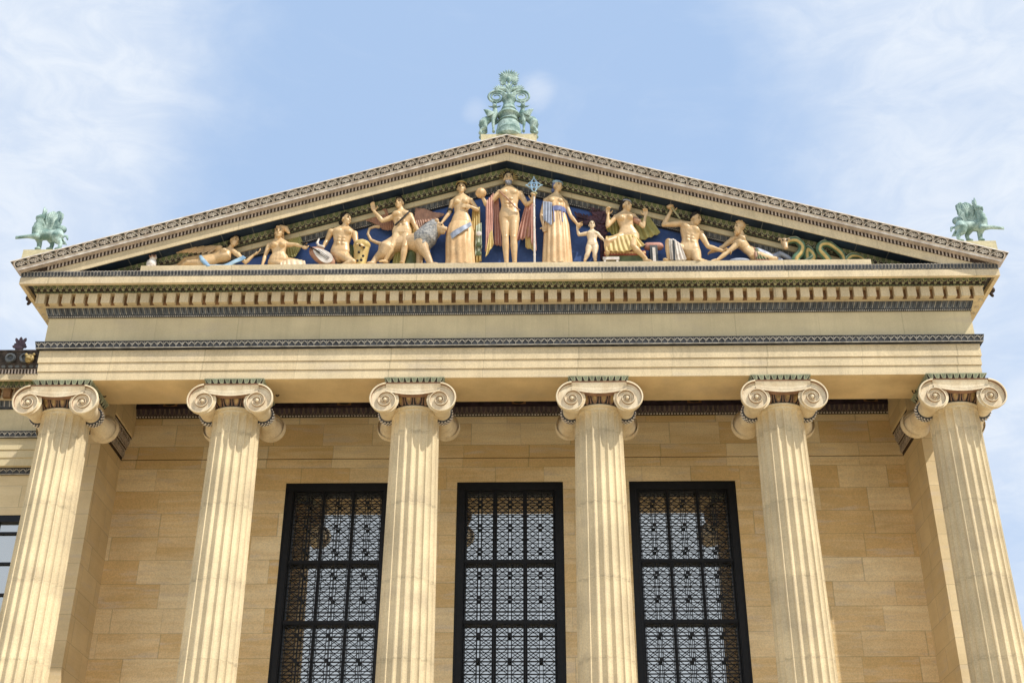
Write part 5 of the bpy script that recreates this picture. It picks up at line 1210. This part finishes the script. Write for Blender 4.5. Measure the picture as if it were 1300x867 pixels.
# ------------------------------------------------------------------ bronze roof statues
FLOOR[0] = None
GY = -.72
def gpt(x, y, Y=-.45): return D(7, x, y, Y-.27)
def griffin(mir, label):
    base = gpt(300, 340)
    zb = float(D(7, 300, 341, -.98)[2]); xc = -15.55*mir*-1
    x_ = lambda p: V(p[0]*(-1 if mir > 0 else 1), p[1], p[2])
    G = lambda x, y, Y=-.45: x_(gpt(x, y, Y))
    t1 = thing('griffin_statue', (G(300, 340)[0], GY, zb), label, 'griffin statue', 'bronze griffins on the roof corners')
    sx = 1 if mir > 0 else -1
    mb = MB()
    mb.tube([G(238, 250, -.5), G(270, 246), G(320, 248), G(365, 252)], [.17, .20, .18, .20], 16)
    mb.ell(G(375, 248), (V(.20, 0, 0), V(0, .20, 0), V(0, 0, .24))); mb.ell(G(398, 212, -.22), (V(.19, 0, 0), V(0, .15, 0), V(0, 0, .15)))
    mb.tube([G(240, 245, -.55), G(240, 205, -.62), G(254, 170, -.66), G(266, 146, -.68)], [.18, .17, .12, .10], 14)
    mb.ell(G(266, 134, -.70), (V(.14, 0, 0), V(0, .11, 0), V(0, 0, .11)))
    mb.tube([G(256, 134, -.74), G(240, 132, -.77), G(233, 146, -.78)], [.085, .06, .02], 8); mb.tube([G(256, 148, -.74), G(240, 156, -.77)], [.05, .025], 8)
    for dy in (-.07, .07): mb.tube([G(280, 120, -.68+dy), G(287, 92, -.66+dy), G(291+dy*40, 64, -.66+dy)], [.045, .055, .012], 8)
    mb.tube([G(284, 124, -.66), G(300, 98, -.66), G(304, 78, -.66)], [.05, .045, .015], 8)
    mb.tube([G(240, 258, -.66), G(180, 256, -.72), G(118, 263, -.76)], [.11, .070, .055], 10)
    for k in (-4, 0, 4): mb.tube([G(118, 263+k, -.76), G(104, 264+k*1.4, -.78), G(98, 270+k, -.78)], [.04, .032, .012], 6)
    mb.tube([G(248, 262, -.36), G(256, 300, -.36), G(252, 334, -.36)], [.14, .09, .075], 10); mb.ell(G(244, 336, -.40), (V(.12, 0, 0), V(0, .08, 0), V(0, 0, .05)))
    for dy, x0, x1 in ((-.18, 392, 384), (.18, 340, 330)):
        mb.tube([G(372, 258, -.45+dy), G(x0-22, 282, -.45+dy), G(x0, 306, -.45+dy), G(x1, 335, -.45+dy)], [.22, .15, .075, .065], 12); mb.ell(G(x1-10, 337, -.45+dy), (V(.13, 0, 0), V(0, .08, 0), V(0, 0, .05)))
    sculpt(mb, 'body', 'bronze', t1, .022, 3)
    for dy, dx in ((-.08, 0), (.22, 46)):
        w_ = MB(); o = (0, -.45+dy)
        lead = [G(250+dx, 232, o[1]), G(222+dx*.9, 205, o[1]), G(232+dx*.9, 175, o[1]), G(275+dx*.9, 150, o[1]), G(322+dx*.85, 112, o[1]), G(350+dx*.8, 102, o[1]), G(368+dx*.8, 118, o[1]), G(366+dx*.8, 140, o[1])]
        w_.tube(lead, [.055, .06, .06, .06, .06, .055, .055, .04], 10)
        root = G(300+dx, 250, o[1])
        for i in range(26):
            t_ = i/25*7; k = min(int(t_), 6); p = lerp(lead[k], lead[k+1], t_-k); e = lerp(p, root, .42+.1*(i % 2)); q = lerp(root, e, .4)
            w_.tube([p+V(0, -.03-.02*(i % 2), 0), lerp(p, e, .6)+V(0, -.06*(1 if dy < 0 else -1)-.03*(i % 2), 0), e, q], [.035, .05, .05, .03], 8, flat=.4, ref=(0, 1, 0))
        w_.build('wing', 'bronze', t1, smooth=True, auto=60)
    tl = MB(); tl.tube([G(385, 275, -.4), G(402, 300, -.4), G(428, 306, -.4), G(415, 288, -.4), G(402, 268, -.4), G(415, 252, -.4), G(434, 256, -.4), G(437, 276, -.4)], [.06, .05, .045, .045, .045, .045, .05, .03], 10); tl.build('tail', 'bronze', t1, smooth=True)
    return t1
griffin(-1, 'green bronze winged griffin on the left corner of the roof, facing left')
griffin(1, 'green bronze winged griffin on the right corner of the roof, facing right')
gz = float(D(7, 300, 341, -.98)[2])
ROOFZ = lambda x: A_top-.03-SL*abs(x)
for s_ in (-1, 1):
    e0 = abs(float(D(7, 140, 385, -.98)[0])); e = abs(float(D(7, 152, 342, -.98)[0])); ei = (A_top-gz)/SL-.05
    poly = [(s_*e0, -.98, ROOFZ(e0)), (s_*e, -.98, gz), (s_*ei, -.98, gz), (s_*ei, -.98, ROOFZ(ei)-.02)]
    mb = MB(); mb.prism(poly, (0, 1.25, 0), 0, True); mb.build('corner_pedestal', 'bbeige', bld)
# crowning ornament at the ridge: stepped urn, palmette, scrolls and two horned beasts
A6 = lambda x, y, Y=-.72: D(6, x, y, Y)
c0 = A6(437, 669, -.98); cx6 = c0[0]; CYO = -.72
a, b_ = A6(203, 690, -.98)[0], A6(676, 690, -.98)[0]
mb = MB(); mb.prism([(a, -.98, ROOFZ(a)), (0, -.98, ROOFZ(0)), (b_, -.98, ROOFZ(b_)), (b_, -.98, c0[2]-.002), (a, -.98, c0[2]-.002)], (0, 1.3, 0), 0, True); mb.build('ridge_pedestal', 'bbeige', bld)
t1 = thing('crowning_ornament', (cx6, CYO, c0[2]), 'green bronze stepped urn with scrolls and a spiky palmette on the ridge of the pediment', 'roof ornament')
zz = lambda y: float(A6(437, y)[2]); px6 = 1/37.2/6.671*1.02
mb = MB(); prof = [(0, 668), (108, 668), (112, 655), (104, 640), (102, 618), (98, 600), (84, 585), (80, 578), (92, 575), (86, 566), (76, 560), (78, 535), (84, 528), (100, 522), (98, 512), (86, 500), (66, 490), (64, 480), (70, 474), (62, 462), (58, 448), (50, 440), (52, 428), (46, 418), (50, 398), (64, 382), (66, 374), (54, 370), (0, 368)]
mb.lathe((cx6, CYO, 0), [(max(.001, r_*px6), zz(y)) for r_, y in prof], 40); mb.lathe((cx6, CYO, 0), [(.40, c0[2]), (.46, c0[2]+.03), (.46, zz(664)), (.3, zz(660))], 32); mb.build('urn', 'bronze', t1, smooth=True, auto=35)
mb = MB()
for a in np.linspace(-38, 218, 19):
    d_ = V(math.cos(math.radians(a)), 0, math.sin(math.radians(a))); o_ = V(cx6, CYO, zz(205)); l = .46 if 20 < a < 160 else .38
    mb.tube([o_+d_*.06, o_+d_*l*.45, o_+d_*l*.78, o_+d_*l], [.020, .042, .042, .008], 6, flat=.6, ref=(0, 1, 0))
mb.ell(V(cx6, CYO-.01, zz(215)), (V(.085, 0, 0), V(0, .06, 0), V(0, 0, .17)))
mb.tube([V(cx6, CYO, zz(250)), V(cx6, CYO, zz(310)), V(cx6, CYO, zz(372))], [.06, .075, .10], 10)
for e in (-1, 1):
    for y0_, y1_, w_ in ((372, 300, .30), (372, 325, .20), (330, 268, .22), (300, 245, .14)): mb.tube([V(cx6, CYO-.02, zz(y0_)), V(cx6+e*w_*.45, CYO-.04, zz((y0_+y1_)/2)), V(cx6+e*w_, CYO-.02, zz(y1_))], [.05, .055, .012], 8)
mb.build('palmette', 'bronze', t1, smooth=True)
for s_ in (-1, 1):
    mb = MB(); Q = lambda x, y, Y=CYO: V(cx6+s_*x*px6, Y, zz(y))
    mb.tube([Q(20, 372), Q(35, 340), Q(60, 325)], [.07, .06, .05], 8)
    sp = [Q(108, 356)+V(s_*.34*(1-.72*i/40)*math.cos(q), 0, .30*(1-.72*i/40)*math.sin(q)) for i, q in enumerate(np.linspace(2.6, 2.6-4.6*math.pi, 41))]
    mb.tube([Q(52, 330)]+sp, [.05]+[.05-.0006*i for i in range(41)], 8)
    for a in np.linspace(20, 150, 8): d_ = V(s_*math.cos(math.radians(a)), 0, math.sin(math.radians(a))); o_ = Q(78, 300); mb.tube([o_, o_+d_*.16, o_+d_*.28], [.03, .035, .01], 6)
    mb.tube([Q(30, 240), Q(52, 252), Q(70, 245), Q(60, 228), Q(42, 232)], [.04, .04, .035, .03, .025], 8); mb.tube([Q(25, 300), Q(60, 290), Q(95, 280)], [.08, .07, .03], 8)
    mb.tube([Q(14, 262), Q(18, 285), Q(10, 310)], [.03, .05, .03], 8)
    mb.build('scroll', 'bronze', t1, smooth=True)
for s_, lab in ((-1, 'horned bronze beast rearing at the left side of the ridge urn'), (1, 'horned bronze beast rearing at the right side of the ridge urn')):
    Q = lambda x, y, Y=-.76: V(cx6+s_*x*px6, Y, zz(y))
    t2 = thing('horned_beast_statue', Q(190, 668), lab, 'beast statue', 'bronze beasts beside the ridge urn')
    mb = MB()
    mb.tube([Q(225, 600), Q(205, 565), Q(165, 545), Q(130, 530), Q(118, 505)], [.15, .165, .125, .14, .13], 14)
    mb.tube([Q(122, 515), Q(120, 480), Q(124, 455)], [.13, .09, .07], 12); mb.ell(Q(124, 448), (V(.085, 0, 0), V(0, .12, 0), V(0, 0, .08))); mb.tube([Q(124, 448, -.84), Q(124, 462, -.99)], [.09, .05], 8)
    for e in (-1, 1):
        mb.tube([Q(124+e*14, 446), Q(124+e*38, 444), Q(124+e*60, 436)], [.03, .038, .012], 6)
        mb.tube([Q(124+e*6, 438), Q(124+e*14, 415), Q(124+e*24, 398)], [.035, .03, .012], 6)
    mb.tube([Q(130, 530, -.84), Q(135, 590, -.86), Q(132, 640, -.84), Q(130, 668, -.84)], [.10, .065, .045, .04], 10); mb.tube([Q(122, 530, -.50), Q(100, 560, CYO), Q(92, 545, -.62)], [.13, .08, .05], 10)
    mb.ell(Q(130, 668, -.87), (V(.06, 0, 0), V(0, .10, 0), V(0, 0, .05)))
    for dy in (-.14, .12):
        mb.tube([Q(222, 598, -.76+dy), Q(206, 640, -.76+dy), Q(240, 662, -.76+dy), Q(247, 690, -.76+dy)], [.15, .095, .055, .045], 12); mb.ell(Q(246, 694, -.82+dy), (V(.06, 0, 0), V(0, .11, 0), V(0, 0, .05)))
    mb.tube([Q(235, 595), Q(252, 600), Q(262, 596)], [.05, .04, .02], 8)
    sculpt(mb, 'body', 'bronze', t2, .02, 3)
    for e in (-1,):
        w_ = MB()
        for i in range(7): w_.tube([Q(128, 520, -.92), Q(160+i*4, 540-i*6, -.96), Q(185+i*5, 550-i*9, -.94)], [.04, .05, .02], 6, flat=.5, ref=(0, 1, 0))
        w_.build('wing', 'bronze', t2, smooth=True)


# ------------------------------------------------------------------ daylight
AZ, EL = math.radians(55), math.radians(49.5)       # azimuth to the right of the facade's normal
L = V(math.sin(AZ)*math.cos(EL), -math.cos(AZ)*math.cos(EL), math.sin(EL))
sd = bpy.data.lights.new('sun', 'SUN'); sd.energy = 4.35; sd.angle = math.radians(.5); sd.color = (1, .945, .86)
so = bpy.data.objects.new('sun', sd); COL.objects.link(so); so.rotation_euler = Vector(L).to_track_quat('Z', 'Y').to_euler(); so.location = (30, -30, 60)
wd = bpy.data.worlds.new("World"); SC.world = wd; wd.use_nodes = True
t = NT(wd.node_tree); bg = wd.node_tree.nodes['Background']
sk = t.new('ShaderNodeTexSky', sky_type='NISHITA'); sk.sun_disc = False; sk.sun_elevation = EL
sk.sun_rotation = math.atan2(L[0], L[1])
sk.air_density = 1.0; sk.dust_density = 1.2; sk.ozone_density = 1.2
gen = t.new('ShaderNodeTexCoord').outputs['Generated']
sep = t.new('ShaderNodeSeparateXYZ'); t.put(sep.inputs[0], gen)
w1 = t.noise(t.scalev(gen, (1, 1, 1.6)), 2.6, 7, .58, .5); w2 = t.noise(t.scalev(gen, (1, 1, 1.3)), 6.5, 6, .6, .3)
# thin cloud veil thickens away from the middle of the view
side = t.math('DIVIDE', sep.outputs[0], t.math('MAXIMUM', .2, t.math('ABSOLUTE', sep.outputs[1])))
side = t.math('ABSOLUTE', t.math('ADD', side, .03))
bias = t.math('SUBTRACT', t.rng(side, .14, .44, -.15, .20, True), t.rng(side, .5, 1.2, 0, .22, True))
cl = t.math('ADD', t.math('MULTIPLY', w1, .72), t.math('MULTIPLY', w2, .28))
front = t.rng(sep.outputs[1], -.1, .35, .25, 1.)
veil = t.math('MULTIPLY', front, t.rng(t.math('ADD', cl, bias), .40, .80, 0, .92))
haze = t.mix(.66, sk.outputs[0], (5.95, 8.15, 11.7))
fine = t.noise(t.scalev(gen, (1, 1, 2.2)), 17, 7, .62, .8)
streaks = t.noise(t.scalev(gen, (1.2, 1, 4.5)), 5, 6, .6, 1.2)
cloudc = t.mix(t.rng(fine, .3, .7), (7.3, 8.2, 9.6), (8.7, 9.3, 10.1))
col = t.mix(t.math('MULTIPLY', veil, t.rng(t.math('ADD', t.math('MULTIPLY', fine, .5), t.math('MULTIPLY', streaks, .5)),   .26, .62, .86, 1.)), haze, cloudc)
wisp = t.math('MULTIPLY', front, t.rng(t.math('ADD', t.math('MULTIPLY', streaks, .7), t.math('MULTIPLY', fine, .3)), .50, .78, 0, .14))
col = t.mix(wisp, col, (8.2, 8.9, 9.9))
def puff(px, py, w, strength, col):      # a small cumulus puff at one place in the sky
    d_ = nrm(CFX+CRX*(px-650)/CF-CUX*(py-433.5)/CF)
    dn_ = t.new('ShaderNodeVectorMath', operation='DISTANCE'); t.put(dn_.inputs[0], gen); dn_.inputs[1].default_value = tuple(d_)
    k = t.math('SUBTRACT', t.rng(dn_.outputs['Value'], 0, w*1.9, 1, 0), t.math('MULTIPLY', t.math('ADD', t.math('MULTIPLY', fine, 1.4), w2), .52))
    return t.mix(t.rng(k, -.05, .50, 0, strength), col, (8.0, 8.7, 9.8))
back = t.rng(sep.outputs[1], -.45, .05, .42, 0.)
col = t.mix(back, col, (7.6, 8.2, 8.9))
glare = t.math('MULTIPLY', t.rng(sep.outputs[1], -.92, -.62, 1, 0), t.math('MULTIPLY', t.rng(sep.outputs[2], .10, .26, 0, 1), t.rng(sep.outputs[2], .48, .66, 1, 0)))      # bright sunward haze, its band shaped to brighten the window reflections
col = t.mix(t.math('MULTIPLY', glare, t.rng(w1, .3, .7, .75, 1.)), col, (11.5, 12.8, 14.6))
col = puff(681, 116, .022, .6, col); col = puff(604, 141, .014, .3, col)
t.put(bg.inputs[0], col); bg.inputs[1].default_value = .1
